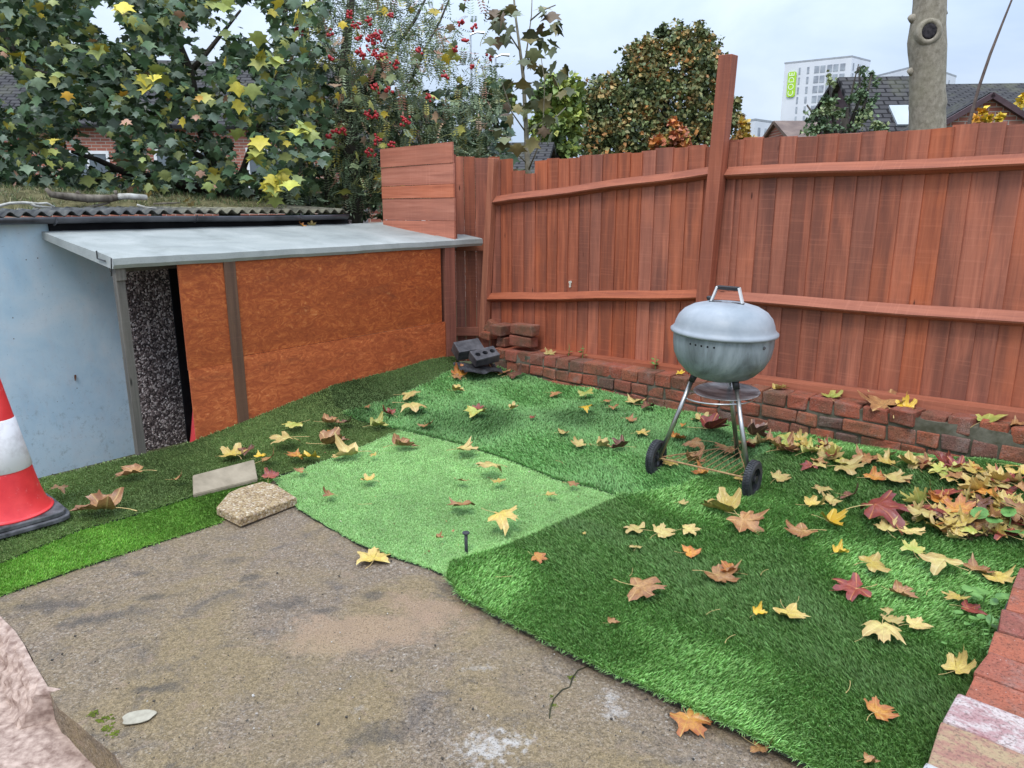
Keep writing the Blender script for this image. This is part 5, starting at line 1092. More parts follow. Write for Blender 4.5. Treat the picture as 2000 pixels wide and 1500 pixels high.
# big maple over the garage
b0 = gy(445, 400, 8.6); b0[2] = 0
maple = empty('maple_tree', b0, label='large dark green maple with scattered yellow leaves leaning over the garage roof', cat='tree')
limb(maple, [(452, 520, 8.6), (448, 400, 8.6), (425, 330, 8.5), (400, 260, 8.4), (378, 195, 8.3), (370, 140, 8.3), (350, 90, 8.2), (330, 30, 8.1), (320, -60, 8.1)], [.14, .12, .095, .08, .065, .055, .045, .035, .03], 'trunk')
for pts, rs in (([(440, 380, 8.6), (380, 365, 8.2), (310, 350, 7.9), (240, 335, 7.6), (190, 312, 7.4), (140, 296, 7.2)], [.05, .05, .042, .035, .025, .016]),
                ([(425, 335, 8.5), (390, 305, 8.2), (345, 280, 8.0)], [.05, .035, .02]), ([(230, 325, 7.6), (200, 345, 7.5), (170, 365, 7.4)], [.022, .015, .01]),
                ([(378, 195, 8.3), (340, 170, 8.0), (290, 150, 7.6), (220, 160, 7.2)], [.04, .03, .02, .012]), ([(390, 240, 8.4), (365, 210, 8.3), (335, 190, 8.1)], [.03, .02, .012]),
                ([(372, 140, 8.3), (400, 108, 8.4), (430, 70, 8.5), (470, 20, 8.6)], [.035, .025, .02, .012]), ([(400, 108, 8.4), (370, 85, 8.3)], [.02, .01]),
                ([(60, 145, 6.8), (30, 100, 6.9), (-10, 40, 7.0), (-50, 0, 7.2)], [.012, .018, .022, .03]), ([(120, 150, 6.6), (60, 135, 6.8), (0, 90, 7.0)], [.008, .014, .02]),
                ([(448, 395, 8.6), (475, 330, 8.6), (500, 260, 8.5), (530, 180, 8.4), (560, 90, 8.3)], [.05, .035, .028, .02, .012]), ([(450, 400, 8.6), (520, 370, 8.5), (600, 330, 8.4)], [.03, .02, .01])): limb(maple, pts, rs)
gaps_ = [(395, 85, 48, 48), (440, 40, 40, 30), (480, 150, 22, 22), (345, 235, 30, 32), (385, 260, 22, 26), (140, 290, 26, 18), (165, 330, 14, 22), (225, 355, 24, 12), (310, 305, 34, 20), (385, 300, 26, 16), (465, 320, 16, 14), (190, 245, 12, 9), (280, 240, 22, 13), (145, 75, 16, 10), (235, 130, 12, 8), (320, 110, 22, 14), (110, 285, 12, 16), (480, 250, 16, 14), (540, 40, 16, 12), (610, 60, 14, 18), (500, 205, 12, 10)]
gaps = [(x, y, a*(.6 if y > 180 else .95), b*(.6 if y > 180 else .95)) for x, y, a, b in gaps_]
def km(px, py, d_):
    for gx, gy_, a, b in gaps:
        if ((px-gx)/a)**2+((py-gy_)/b)**2 < 1 and random.random() < .93: return False
    lim = 385-.0*px if px < 460 else 385
    if py > lim-20*random.random(): return False
    if px > 470 and random.random() < (px-470)/190: return False
    if py > 225 and px < 480 and random.random() < .22: return False
    return clump(px, py, .02, 1) > -1.1+random.random()*.9
P = pxvol(11500, -160, 660, -110, 380, 6.5, 9.2, km)-b0
GP = [(.035, .07, .035), (.055, .105, .045), (.085, .145, .06), (.125, .18, .11), (.17, .22, .155), (.26, .29, .09), (.40, .38, .09), (.60, .46, .05), (.42, .26, .16)]  # the bluish grey-greens have sky sheen painted into the leaf colour
leaves('foliage', P, lobed(), rng.uniform(.045, .105, len(P)), GP, [10, 18, 24, 18, 14, 9, 3.5, .5, .5], maple)
P = pxvol(120, -60, 620, 0, 360, 6.0, 6.8, lambda a, b, c: km(a, b, c) and clump(a, b, .03, 2) > .0)-b0
leaves('yellow_foliage', P, lobed(), rng.uniform(.05, .095, len(P)), [(.40, .32, .04), (.28, .29, .07), (.20, .24, .07), (.55, .30, .03), (.40, .22, .14), (.14, .19, .11)], [2, 4, 6, 1, 1.4, 6], maple)
P = np.concatenate([np.array([gy(x+random.gauss(0, 14), y+random.gauss(0, 14), 6.3) for _ in range(n_)]) for x, y, n_ in ((545, 355, 16), (300, 150, 8), (520, 100, 7), (35, 118, 3), (590, 240, 6), (460, 175, 4), (225, 5, 3), (190, 78, 2), (440, 10, 3), (570, 20, 4), (500, 300, 7))])-b0
leaves('yellow_foliage', P, lobed(), rng.uniform(.08, .13, len(P)), [(.52, .43, .05), (.38, .38, .07), (.26, .30, .07)], [4, 4, 4], maple)
# rowan with red berries
b1 = gy(690, 400, 8.8); b1[2] = 0
rowan = empty('rowan_tree', b1, label='rowan tree with feathery grey-green leaves and many clusters of red berries', cat='tree')
limb(rowan, [(695, 560, 8.8), (690, 400, 8.8), (688, 300, 8.8), (680, 230, 8.8), (672, 150, 8.8), (676, 90, 8.8), (684, 20, 8.8), (690, -60, 8.8)], [.12, .11, .10, .085, .07, .055, .045, .03], 'trunk')
for pts, rs in (([(688, 250, 8.8), (655, 235, 8.7), (622, 228, 8.5)], [.05, .04, .03]), ([(622, 228, 8.5), (612, 170, 8.5)], [.025, .012]), ([(690, 240, 8.8), (720, 180, 8.9), (760, 110, 9.0), (810, 40, 9.1), (840, -20, 9.2)], [.04, .032, .025, .018, .01]),
                ([(700, 200, 8.8), (745, 110, 8.9), (775, 90, 8.9)], [.03, .03, .02]), ([(800, 165, 8.6), (830, 95, 8.6), (860, 40, 8.6), (885, -20, 8.6)], [.018, .014, .012, .008]), ([(640, 400, 8.6), (635, 300, 8.6), (620, 220, 8.6), (605, 120, 8.6), (600, 20, 8.6)], [.03, .025, .02, .016, .01]),
                ([(560, 390, 8.5), (590, 330, 8.5), (600, 270, 8.5), (590, 180, 8.5)], [.02, .018, .014, .01]), ([(900, 190, 8.3), (930, 220, 8.2), (975, 250, 8.1)], [.006, .006, .004]), ([(660, 330, 8.7), (640, 280, 8.6)], [.02, .01]), ([(720, 400, 8.8), (735, 330, 8.8), (760, 260, 8.8), (800, 200, 8.8)], [.03, .022, .016, .01]), ([(560, -30, 8.9), (555, 60, 8.9), (575, 140, 8.9)], [.03, .03, .02])): limb(rowan, pts, rs)
limb(rowan, [(692, 190, 8.6), (687, 150, 8.6), (684, 115, 8.6), (688, 100, 8.6)], [.022, .024, .022, .015], 'branch', simple('pale_limb', (.30, .27, .24), (.46, .42, .38), 12))
def kr(px, py, d_):
    if py > 400: return False
    if px > 880 and py < 165 and random.random() < .6+.2*((px-880)/100): return False
    if px > 820 and random.random() < .15: return False
    if py < 60 and px > 760 and random.random() < .3: return False
    if px < 600 and random.random() < .5: return False
    if px > 880 and py < 120: return random.random() < .3
    if px > 745 and py > 400: return False
    return clump(px, py, .028, 3) > -1.3+random.random()*.9
RP = [(.13, .18, .09), (.20, .26, .14), (.30, .35, .21), (.36, .38, .16), (.07, .11, .05), (.38, .25, .16), (.50, .43, .10), (.42, .19, .12)]
P = pxvol(3600, 540, 985, -60, 405, 7.6, 9.6, kr)-b1; leaves('foliage', P, pinnate(), rng.uniform(.12, .20, len(P)), RP, [12, 20, 14, 10, 12, 4, 4, 2], rowan, rot=face_rot(P, dz=.15))
P = pxvol(1500, 560, 1000, 120, 420, 8.8, 10.2, lambda a, b, c: b > 190-.12*(a-700) or a < 780)-b1; leaves('foliage', P, lobed(), rng.uniform(.09, .15, len(P)), [(.03, .06, .03), (.05, .09, .04), (.10, .13, .06), (.16, .16, .06)], [10, 10, 5, 2], rowan)
P = pxvol(150, 560, 900, 0, 380, 7.4, 8.6)-b1; leaves('yellow_foliage', P, lobed(), rng.uniform(.06, .11, len(P)), [(.44, .42, .10), (.60, .44, .05), (.40, .26, .16), (.22, .26, .12)], [4, 2, 2, 4], rowan)
bm = bmesh.new(); bmesh.ops.create_icosphere(bm, subdivisions=1, radius=1); iv = [tuple(v_.co) for v_ in bm.verts]; iF = [[v_.index for v_ in f_.verts] for f_ in bm.faces]; bm.free()
for px, py, n_, r_ in ((583, 48, 10, .05), (585, 62, 12, .05), (735, 70, 22, .075), (726, 78, 14, .05), (703, 105, 18, .06), (733, 104, 18, .06), (746, 108, 12, .05), (693, 50, 9, .045), (718, 40, 10, .05), (645, 65, 9, .04), (682, 25, 8, .04), (646, 113, 9, .04), (735, 172, 12, .05), (757, 175, 10, .05), (720, 225, 12, .05), (735, 222, 12, .05), (793, 235, 20, .055), (655, 255, 9, .045), (671, 255, 10, .04), (642, 265, 8, .04), (735, 277, 10, .05), (764, 283, 9, .045), (724, 300, 13, .05), (899, 46, 9, .035), (925, 55, 8, .035), (909, 78, 8, .03), (817, 98, 9, .04), (772, 128, 8, .04), (840, 190, 10, .04), (762, 28, 7, .03), (700, 72, 8, .045), (922, 130, 6, .03), (890, 96, 6, .03), (957, 112, 6, .03), (870, 150, 8, .05)):
    c = gy(px, py, 7.5)-b1; Q = c+rng.normal(0, r_*.42, (n_, 3)); V, F = scatter(iv, iF, Q, rotmats(n_), rng.uniform(.010, .0155, n_)*1.15); npmesh('berry_cluster', V, F, M['berry'], rowan, smooth=True)
# young sapling with big dark leaves
b2 = gy(1026, 345, 7.7); b2[2] = 0
sap = empty('sycamore_sapling', b2, label='thin young sycamore with large drooping brown-green leaves behind the fence gap', cat='tree')
sb_ = simple('sapling_bark', (.16, .14, .10), (.28, .25, .18), 12)
limb(sap, [(1030, 520, 7.7), (1031, 330, 7.7), (1027, 240, 7.7), (1022, 150, 7.7), (1016, 100, 7.7), (1008, 40, 7.7), (1000, -40, 7.7)], [.035, .03, .022, .017, .014, .011, .008], 'trunk', sb_)
for pts in ([(1022, 140, 7.7), (1030, 90, 7.6), (1038, 30, 7.6), (1040, -30, 7.6)], [(1031, 335, 7.7), (1048, 295, 7.5), (1060, 260, 7.5), (1064, 160, 7.4), (1055, 100, 7.4)], [(1036, 40, 7.6), (1060, 20, 7.5), (1085, 10, 7.4)], [(1028, 260, 7.7), (1000, 220, 7.6), (980, 160, 7.5)], [(1016, 100, 7.7), (990, 60, 7.6), (975, 20, 7.6)], [(1060, 250, 7.5), (1085, 230, 7.4), (1105, 210, 7.4)], [(1030, 320, 7.7), (1010, 300, 7.6), (1000, 290, 7.6)]): limb(sap, pts, [.009, .007, .005, .004, .003][:len(pts)], 'branch', sb_, 6)
P = []
for (x, y, n_, sx, sy) in ((1060, 20, 9, 22, 16), (1080, 45, 5, 10, 12), (1000, 15, 9, 20, 16), (985, 60, 8, 16, 22), (1045, 70, 6, 14, 20), (970, 30, 6, 12, 16), (1030, 110, 7, 16, 12), (1068, 90, 5, 12, 10), (1050, 110, 4, 12, 8), (1095, 130, 6, 12, 8), (1085, 148, 3, 8, 6), (1055, 130, 4, 8, 12), (1035, 165, 7, 16, 14), (1060, 190, 8, 22, 14), (1030, 210, 7, 20, 16), (1105, 180, 4, 8, 10), (1085, 220, 5, 16, 12), (1000, 200, 8, 18, 24), (985, 250, 8, 14, 18), (1040, 240, 6, 20, 14), (1010, 280, 6, 18, 12), (1000, 150, 3, 10, 10), (960, 75, 4, 8, 12), (1020, 335, 8, 14, 8), (1060, 255, 5, 16, 10)):
    for _ in range(max(2, int(n_*.72))): P.append(gy(x+random.gauss(0, sx*.6), y+random.gauss(0, sy*.6), 7.3+random.uniform(-.3, .5)))
P = np.array(P)-b2; leaves('foliage', P, lobed(), rng.uniform(.085, .145, len(P)), [(.085, .095, .04), (.13, .14, .06), (.22, .18, .07), (.17, .11, .06), (.18, .21, .13)], [8, 7, 4, 2, 2], sap)
# far trees
def far_tree(name, label, clumps, d0, n, size, pal, w, trunk=None, tm=None, dd=1.5, group=None):
    bx, by = trunk if trunk else (clumps[0][0], 330); b = gy(bx, by, d0); b[2] = -.3; t = empty(name, b, label=label, cat='tree' if 'shrub' not in name else 'shrub', group=group)
    top = min(c[1] for c in clumps); 
    if trunk is not None or True:
        mb = MB(); q = gy(bx, top+.45*(330-top), d0)-b; mb.tube([(0, 0, 0), tuple(q*.5), tuple(q)], [.012*d0, .009*d0, .005*d0], 8); mb.build('trunk', M['bark'], t, smooth=True)
    sc = d0/FPX; P = []; ar = sum(c[2]*c[3] for c in clumps)
    for cx, cy_, rx, ry in clumps:
        m = int(n*rx*ry/ar)+1; u = rng.normal(0, 1, (m, 3)); u /= np.linalg.norm(u, axis=1)[:, None]; r_ = rng.uniform(.62, 1.05, m)**.6
        # leaves gather into sprays on the surface of every clump
        k = max(3, int(m/26)); cu = rng.normal(0, 1, (k, 3)); cu /= np.linalg.norm(cu, axis=1)[:, None]; pick = rng.integers(0, k, m); u = cu[pick]*.9+u*.27; 
        c = gy(cx, cy_, d0); 
        for j in range(m): P.append(c+np.array([u[j, 0]*rx*sc, u[j, 1]*max(rx, ry)*sc*dd*.6, u[j, 2]*ry*sc])*r_[j])
    P = np.array(P)-b; o = leaves('foliage', P, tm or oval(.4), size*rng.uniform(.6, 1.3, len(P)), pal, w, t, .4, rot=rotmats(len(P), .8))
    from mathutils import noise as mn2                 # neighbouring leaves turn colour together
    ww = np.cumsum(np.array(w, float)/sum(w)); q = np.array([mn2.noise(Vector(p)*(5.5/dd/max(1, d0/14)))*.5+.5 for p in P]); q = (np.argsort(np.argsort(q))/len(q)*.72+rng.random(len(q))*.28); c = np.array(pal)[np.minimum(len(w)-1, np.searchsorted(ww, q))]*rng.uniform(.65, 1.3, (len(q), 1))
    k_ = len(o.data.polygons)//len(P); T_ = np.ones((len(o.data.polygons), 4), 'f'); T_[:, :3] = np.repeat(c, k_, 0); o.data.attributes['tint'].data.foreach_set('color', T_.ravel()); return t
far_tree('dome_tree', 'broad domed tree turning dark green to bronze beyond the fence left of the post',
         [(1340, 75, 40, 34), (1300, 95, 45, 32), (1255, 120, 42, 34), (1375, 110, 36, 40), (1320, 140, 75, 50), (1240, 170, 55, 45), (1385, 165, 34, 50), (1180, 190, 50, 36), (1300, 200, 80, 50), (1200, 230, 55, 50), (1160, 250, 32, 50), (1380, 230, 40, 50), (1260, 260, 80, 50), (1180, 290, 50, 40), (1350, 280, 60, 40), (1432, 215, 16, 26), (1425, 260, 30, 40), (1290, 60, 14, 10), (1395, 130, 18, 20), (1410, 205, 14, 18)],
         24., 30000, .135, [(.07, .095, .04), (.15, .18, .065), (.26, .24, .09), (.42, .28, .10), (.58, .26, .08), (.10, .14, .055)], [9, 11, 8, 4, 2, 6], (1300, 330), dd=1.3)
far_tree('orange_shrub', 'small vivid orange shrub in front of the domed tree just above the fence', [(1315, 262, 20, 24), (1290, 285, 22, 16), (1330, 280, 14, 20)], 16., 900, .12, [(.55, .20, .05), (.42, .13, .06), (.36, .26, .06)], [6, 4, 3], (1312, 330))
far_tree('yellow_shrub', 'small yellow shrub peeping out right of the tall fence post', [(1449, 258, 9, 20), (1462, 270, 8, 8)], 18., 260, .11, [(.52, .34, .05), (.42, .20, .05)], [5, 2], (1449, 330))
far_tree('light_green_tree', 'light yellow-green tree behind the sapling and left of the domed tree', [(1095, 175, 36, 26), (1070, 205, 30, 30), (1115, 210, 24, 30), (1090, 245, 44, 34), (1060, 265, 30, 30), (1100, 285, 30, 26), (985, 190, 26, 24), (960, 175, 16, 14)], 17., 4200, .15, [(.30, .34, .06), (.20, .27, .07), (.12, .18, .06), (.40, .40, .10)], [7, 8, 5, 3], (1090, 330))
t = far_tree('holly_tree', 'sparse narrow pointed evergreen tree in front of the white tower', [(1675, 150, 8, 22), (1665, 175, 16, 20), (1620, 165, 7, 22), (1700, 165, 12, 22), (1640, 200, 26, 22), (1605, 205, 18, 20), (1690, 200, 22, 22), (1590, 235, 20, 18), (1650, 235, 50, 24), (1700, 240, 30, 22), (1578, 225, 7, 14), (1620, 260, 50, 14), (1725, 250, 20, 14)], 14., 1700, .075, [(.09, .14, .07), (.14, .20, .09), (.24, .28, .12), (.34, .35, .18)], [8, 8, 5, 2], (1650, 330))
for pts in ([(1650, 300, 14), (1655, 220, 14), (1668, 160, 14), (1677, 125, 14)], [(1640, 300, 14), (1625, 220, 14), (1619, 150, 14)], [(1660, 280, 14), (1690, 200, 14), (1703, 145, 14)], [(1640, 290, 14), (1600, 240, 14), (1576, 205, 14)], [(1655, 260, 14), (1680, 190, 14), (1678, 130, 14)]): limb(t, pts, [.04, .025, .015, .008][:len(pts)], 'branch', None, 6)
t = far_tree('yellow_maple', 'young yellow-orange maple in front of the brick gable', [(1922, 226, 14, 13), (1905, 234, 8, 7), (1957, 233, 7, 8), (1997, 195, 9, 14)], 10.5, 170, .085, [(.62, .42, .03), (.66, .30, .03), (.34, .30, .08)], [6, 3, 1.5], (1930, 330))
# bare pruned trunk, knot and nubs
bt = gy(1815, 300, 7.9); bt[2] = 0
pt = empty('pruned_trunk', bt, label='tall smooth pale tree trunk with a dark round knot rising behind the fence', cat='tree')
def bark_pale():
    n = NT('pale_smooth_bark', .8, .2); f = n.noise(22, 6, .65, n.map((1, 1, .8))); g_ = n.noise(3, 4); c = n.ramp(f, [(.35, (.20, .17, .125)), (.55, (.30, .26, .20)), (.7, (.38, .33, .26))]); c = n.mix(n.ramp(g_, [(.45, 0.), (.7, .5)]), c, (.22, .20, .13))
    c = n.mix(n.ramp(n.noise(70, 3, .6, n.map((1, 1, 2.5))), [(.60, 0.), (.68, .6)]), c, (.10, .085, .065)); n.bump(f, .4, .008); return n.done(c)
M['palebark'] = bark_pale()
Y0 = 7.9; ks = Y0/FPX
mb = MB(); ps = []; rs = []; prof = [(600, 1802, 34), (420, 1806, 32), (260, 1811, 30.5), (238, 1811, 30), (215, 1811, 29.5), (205, 1812, 31), (180, 1811, 29), (120, 1812, 29.5), (95, 1811, 31), (78, 1810, 31), (50, 1812, 28.5), (20, 1815, 27), (0, 1816, 26.5), (-60, 1818, 27), (-150, 1822, 26)]
for y, x, r_ in prof: ps.append(gy(x, y, Y0)-bt); rs.append(r_*ks*1.02)
mb.tube(ps, rs, 40); trk = mb.build('trunk', M['palebark'], pt, smooth=True)
def onbark(px, py, out=0.): p = gy(px, py, Y0); return p-bt
k0 = onbark(1799, 68); fr = Vector((-.35, -1, .05)).normalized(); rT = 29*ks
axis = onbark(1811, 68); kp = Vector(axis)+Vector((k0[0]-axis[0], -math.sqrt(max(.0001, rT**2-(k0[0]-axis[0])**2)), 0))
KM = Matrix.Translation(kp)@fr.to_track_quat('Z', 'Y').to_matrix().to_4x4()
mb = MB(); mb.lathe([(.13, -.06), (.115, -.012), (.10, .012), (.085, .022), (.072, .020), (.062, .008), (.06, .0)], 32, M=KM@Matrix.Scale(1.15, 4, (0, 1, 0))); mb.build('knot_rim', M['palebark'], pt, smooth=True)
mb = MB(); mb.lathe([(.066, -.01), (.064, .012), (.05, .020), (.03, .016), (.0005, .02)], 28, M=KM@Matrix.Scale(1.15, 4, (0, 1, 0))); mb.build('knot', simple('dark_knot', (.010, .009, .011), (.045, .038, .04), 40, .8, .2, .6, .01), pt, smooth=True)
for px, py, r_, dx in ((1779, 36, .040, -1), (1845, 24, .042, 1), (1777, 140, .035, -1)):
    q = onbark(px, py); mb = MB(); q0 = Vector(q)-Vector((dx*.08, 0, 0)); mb.tube([q0, Vector(q)-Vector((dx*.01, 0, -.0)), Vector(q)+Vector((dx*.012, -.01, .012))], [r_*1.5, r_*1.05, r_*.75], 14); mb.build('branch_stub', M['palebark'], pt, smooth=True)
th = gy(1895, 300, 6.0); th[2] = 0; t = empty('bare_stem', th, label='long thin bare stem curving up from behind the fence at far right', cat='branch')
limb(t, [(1880, 300, 5.6), (1895, 232, 5.6), (1912, 170, 5.6), (1934, 106, 5.6), (1956, 50, 5.6), (1976, 0, 5.6), (1996, -60, 5.6)], [.014, .0125, .011, .010, .008, .0065, .004], 'stem', simple('brown_stem', (.08, .055, .045), (.15, .11, .09), 20), 8)

# ------------------------------------------------------------------ houses and blocks beyond
M['roofslate'] = None
def slate():
    n = NT('grey_roof_tiles', .95, .05); br = n.n('ShaderNodeTexBrick'); n.set(br.inputs['Vector'], n.map((1, 1, 1))); br.inputs['Scale'].default_value = 1; br.inputs['Brick Width'].default_value = .30; br.inputs['Row Height'].default_value = .17; br.inputs['Mortar Size'].default_value = .022; br.offset = .5
    n.set(br.inputs['Color1'], (.060, .058, .060)); n.set(br.inputs['Color2'], (.082, .078, .078)); n.set(br.inputs['Mortar'], (.022, .021, .022)); c = n.mix(n.ramp(n.noise(1.3, 5, .7), [(.5, 0.), (.7, .5)]), br.outputs['Color'], (.14, .14, .09)); n.bump(br.outputs['Fac'], -.6, .03); return n.done(c)
M['slate'] = slate()
def wallbrick(nm, a, b, mo):
    n = NT(nm, .85, .2); br = n.n('ShaderNodeTexBrick'); n.set(br.inputs['Vector'], n.map((1, 1, 1), rot=(R(90), 0, 0))); br.inputs['Scale'].default_value = 1; br.inputs['Brick Width'].default_value = .225; br.inputs['Row Height'].default_value = .075; br.inputs['Mortar Size'].default_value = .008
    n.set(br.inputs['Color1'], a); n.set(br.inputs['Color2'], b); n.set(br.inputs['Mortar'], mo); c = n.mix(n.ramp(n.noise(2, 5, .7), [(.5, 0.), (.75, .4)]), br.outputs['Color'], (.20, .13, .11)); return n.done(c)
M['housebrick'] = wallbrick('orange_red_house_brick', (.40, .15, .10), (.30, .10, .07), (.42, .36, .30))
M['whiteframe'] = simple('white_window_frame', (.7, .7, .7), (.82, .82, .82), 3, .4, .4, 0)
M['glass'] = simple('dark_window_glass', (.05, .06, .07), (.16, .19, .21), .8, .08, .6, 0)
M['brownwall'] = simple('dark_brown_cladding', (.06, .035, .04), (.10, .06, .065), 3, .7, .3, .1)
M['cement'] = simple('pale_cladding', (.60, .60, .63), (.74, .74, .76), .05, .5, .4, 0)
def quad(mb, a, b, c, d, th=.0, t=(.5, .5, .5)): mb.add([a, b, c, d], [(0, 1, 2, 3)], t)
def slabq(a, b, c, d, th, m, name, parent, o_):     # thick panel through four points
    P = [Vector(p)-Vector(o_) for p in (a, b, c, d)]; n_ = (P[1]-P[0]).cross(P[3]-P[0]).normalized()*th; mb = MB(); mb.add(P+[p+n_ for p in P], [(0, 1, 2, 3), (7, 6, 5, 4), (0, 4, 5, 1), (1, 5, 6, 2), (2, 6, 7, 3), (3, 7, 4, 0)]); return mb.build(name, m, parent)
def gable_house(name, label, loc, rz, L_, D, eave, ridge, wallm, roofm, over=.25, z0=-.3):
    """local x along the ridge, y away; front wall at y = 0"""
    t = empty(name, (loc[0], loc[1], 0), rz, label=label, cat='house'); mb = MB(); h = L_/2
    vs = [(-h, 0, z0), (h, 0, z0), (h, D, z0), (-h, D, z0), (-h, 0, eave), (h, 0, eave), (h, D, eave), (-h, D, eave), (-h, D/2, ridge), (h, D/2, ridge)]
    mb.add(vs, [(0, 1, 5, 4), (2, 3, 7, 6), (1, 2, 6, 9, 5), (3, 0, 4, 8, 7)]); mb.build('wall', wallm, t)
    a = math.atan2(ridge-eave, D/2); Ls = math.hypot(D/2, ridge-eave)+over
    for s_ in (0, 1):
        mb = MB(); mb.box(-h-over, h+over, -Ls, 0, 0, .09); o = mb.build('roof', roofm, t)
        o.location = (0, D/2, ridge); o.rotation_euler = (a, 0, 0) if s_ == 0 else (a, 0, math.pi)
    return t
def window(t, x, z, w, h, y=-.03, m=None):
    mb = MB()
    for (a, b, c, d) in ((x-w/2, x+w/2, z-h/2, z-h/2+.07), (x-w/2, x+w/2, z+h/2-.07, z+h/2), (x-w/2, x-w/2+.07, z-h/2+.07, z+h/2-.07), (x+w/2-.07, x+w/2, z-h/2+.07, z+h/2-.07), (x-.03, x+.03, z-h/2+.07, z+h/2-.07)): mb.box(a, b, y, y+.05, c, d)
    f_ = mb.build('window', M['whiteframe'], t); mb = MB(); mb.box(x-w/2+.05, x+w/2-.05, y+.02, y+.028, z-h/2+.05, z+h/2-.05); mb.build('pane', M['glass'], f_)
# brick house seen through the maple
p = gy(250, 330, 19.); h1 = gable_house('brick_house', 'red brick house with grey roof glimpsed through the maple above the garage', (p[0], 19.), R(6), 9.5, 6, 3.35, 5.2, M['housebrick'], M['slate'])
for x, z, w, h in ((-3.0, 2.2, 1.3, 1.2), (-.9, 2.1, 1.0, 1.2), (1.4, 2.15, 1.5, 1.2), (3.4, 2.2, 1.1, 1.2)): window(h1, x, z, w, h)
p = gy(560, 330, 24.); h1b = gable_house('pale_house', 'pale rendered house with grey roof behind the rowan', (p[0], 24.), R(-4), 7.5, 6, 3.0, 4.6, simple('pale_render', (.46, .44, .42), (.58, .56, .53), 2), M['slate'])
for x, z, w, h in ((-2., 2., 1.3, 1.1), (1.2, 2., 1.3, 1.1)): window(h1b, x, z, w, h)
p = gy(1010, 300, 15.); h2 = gable_house('slate_roof_house', 'house with low dark slate roof behind the sapling', (p[0]-1.3, 14.), R(-8), 3.0, 5, 1.75, 2.62, M['housebrick'], M['slate']); window(h2, -.8, 1.2, .8, .7)
# tiled house at right
ht = gable_house('tiled_house', 'house with long dark tiled roof and brown upper wall behind the pale trunk', (gy(1890, 220, 21.)[0]+1.6, 21.), R(-5), 8.0, 7.0, 3.55, 4.95, M['brownwall'], M['slate'], .15)
window(ht, -1.75, 2.95, .95, .8)
o_ = gy(1765, 237, 17.); t = gable_house('low_roof_house', 'low tiled roof with a pale skylight left of the pale trunk', (gy(1775, 240, 17.)[0]-.1, 16.5), R(-5), 1.9, 4., 2.7, 4.25, M['brownwall'], M['slate'], .12)
mb = MB(); mb.box(-.36, .36, -2.05, -1.3, .10, .15); sk = mb.build('skylight', simple('skylight', (.36, .39, .40), (.44, .47, .48), 1, .2, .5, 0), t); sk.location = (.1, 2., 4.25); sk.rotation_euler = (math.atan2(1.55, 2.), 0, 0)
# brick gable, facing the yard
gx = gy(1933, 200, 13.5); t = empty('brick_gable_house', (gx[0], 13.5, 0), R(-12), label='orange brick gable with dark bargeboards at the far right', cat='house')
ap = gy(1935, 186, 13.5)[2]; hw = 1.05
mb = MB(); mb.prism([(-hw, -.3), (hw, -.3), (hw, ap-.68), (0, ap-.05), (-hw, ap-.68)], 0, .2); o = mb.build('wall', M['housebrick'], t); 
for v_ in o.data.vertices: x, y, z = v_.co; v_.co = (x, z, y)
for s_ in (-1, 1):
    mb = MB(); mb.beam((s_*(-.02), -.05, ap+.0), (s_*(hw+.2), -.05, ap-.80), .14, .085, up=(0, 0, 1)); mb.build('bargeboard', M['brownwall'], t)
    mb = MB(); mb.beam((s_*(-.0), 2.0, ap+.03), (s_*(hw+.2), 2.0, ap-.77), 4.0, .05, up=(0, 0, 1)); mb.build('roof', M['slate'], t)
t = gable_house('brown_roof_house', 'low brown roof end showing left of the narrow evergreen', (gy(1610, 250, 20.)[0]+.3, 20.), R(0), 1.7, 4, 2.75, 3.62, M['housebrick'], simple('brown_tiles', (.12, .08, .065), (.20, .14, .11), 3), .1)
# high-rise with lime sign
def tower(name, label, pL, pC, pR, yL, yC, yR, cols, rows, zb, m, narrow=()):
    A, B, D_ = gy(*pL, yL), gy(*pC, yC), gy(*pR, yR); zt = (A[2]+B[2]+D_[2])/3; a = np.array([A[0], A[1]]); b = np.array([B[0], B[1]]); d_ = np.array([D_[0], D_[1]]); e_ = a+d_-b; o_ = np.array([b[0], b[1]])
    t = empty(name, (b[0], b[1], 0), label=label, cat='apartment block'); mb = MB(); mb.prism([tuple(q-o_) for q in (a, b, d_, e_)], zb, zt); mb.build('wall', m, t)
    mb = MB(); mb.prism([tuple((q-o_)*1.01) for q in (a, b, d_, e_)], zt+.05, zt+.6); mb.build('parapet', simple('grey_parapet', (.30, .31, .33), (.38, .39, .41), 1), t)
    u = (b-a)/np.linalg.norm(b-a); W_ = np.linalg.norm(b-a); nrm = np.array([u[1], -u[0]]); 
    if nrm[1] > 0: nrm = -nrm
    fh = 3.0; 
    def strip(org, uu, nn_, fr, w, k0, k1, tall=2.1, glass='glass_far'):
        for k in range(k0, k1):
            z1 = zt-1.5-k*fh; q = org+uu*fr; mb = MB(); c = Vector((q[0]-o_[0]+nn_[0]*.05, q[1]-o_[1]+nn_[1]*.05, z1-tall/2)); Mx = Matrix.Translation(c)@Matrix.Rotation(math.atan2(uu[1], uu[0]), 4, 'Z'); mb.obox(Mx, w, .1, tall); mb.build('window', M[glass], t)
    for fr, w, rr in cols: strip(a, u, nrm, fr*W_, w, 0, rr)
    v_ = (d_-b)/np.linalg.norm(d_-b); n2 = np.array([v_[1], -v_[0]]); W2 = np.linalg.norm(d_-b); 
    if n2[1] > 0: n2 = -n2
    for fr, w, rr in narrow: strip(b, v_, n2, fr*W2, w, 0, rr)
    return t, a-o_, u, nrm, zt, W_
M['glass_far'] = simple('grey_far_glass', (.20, .21, .25), (.42, .45, .48), .35, .3, .5, 0, det=8)
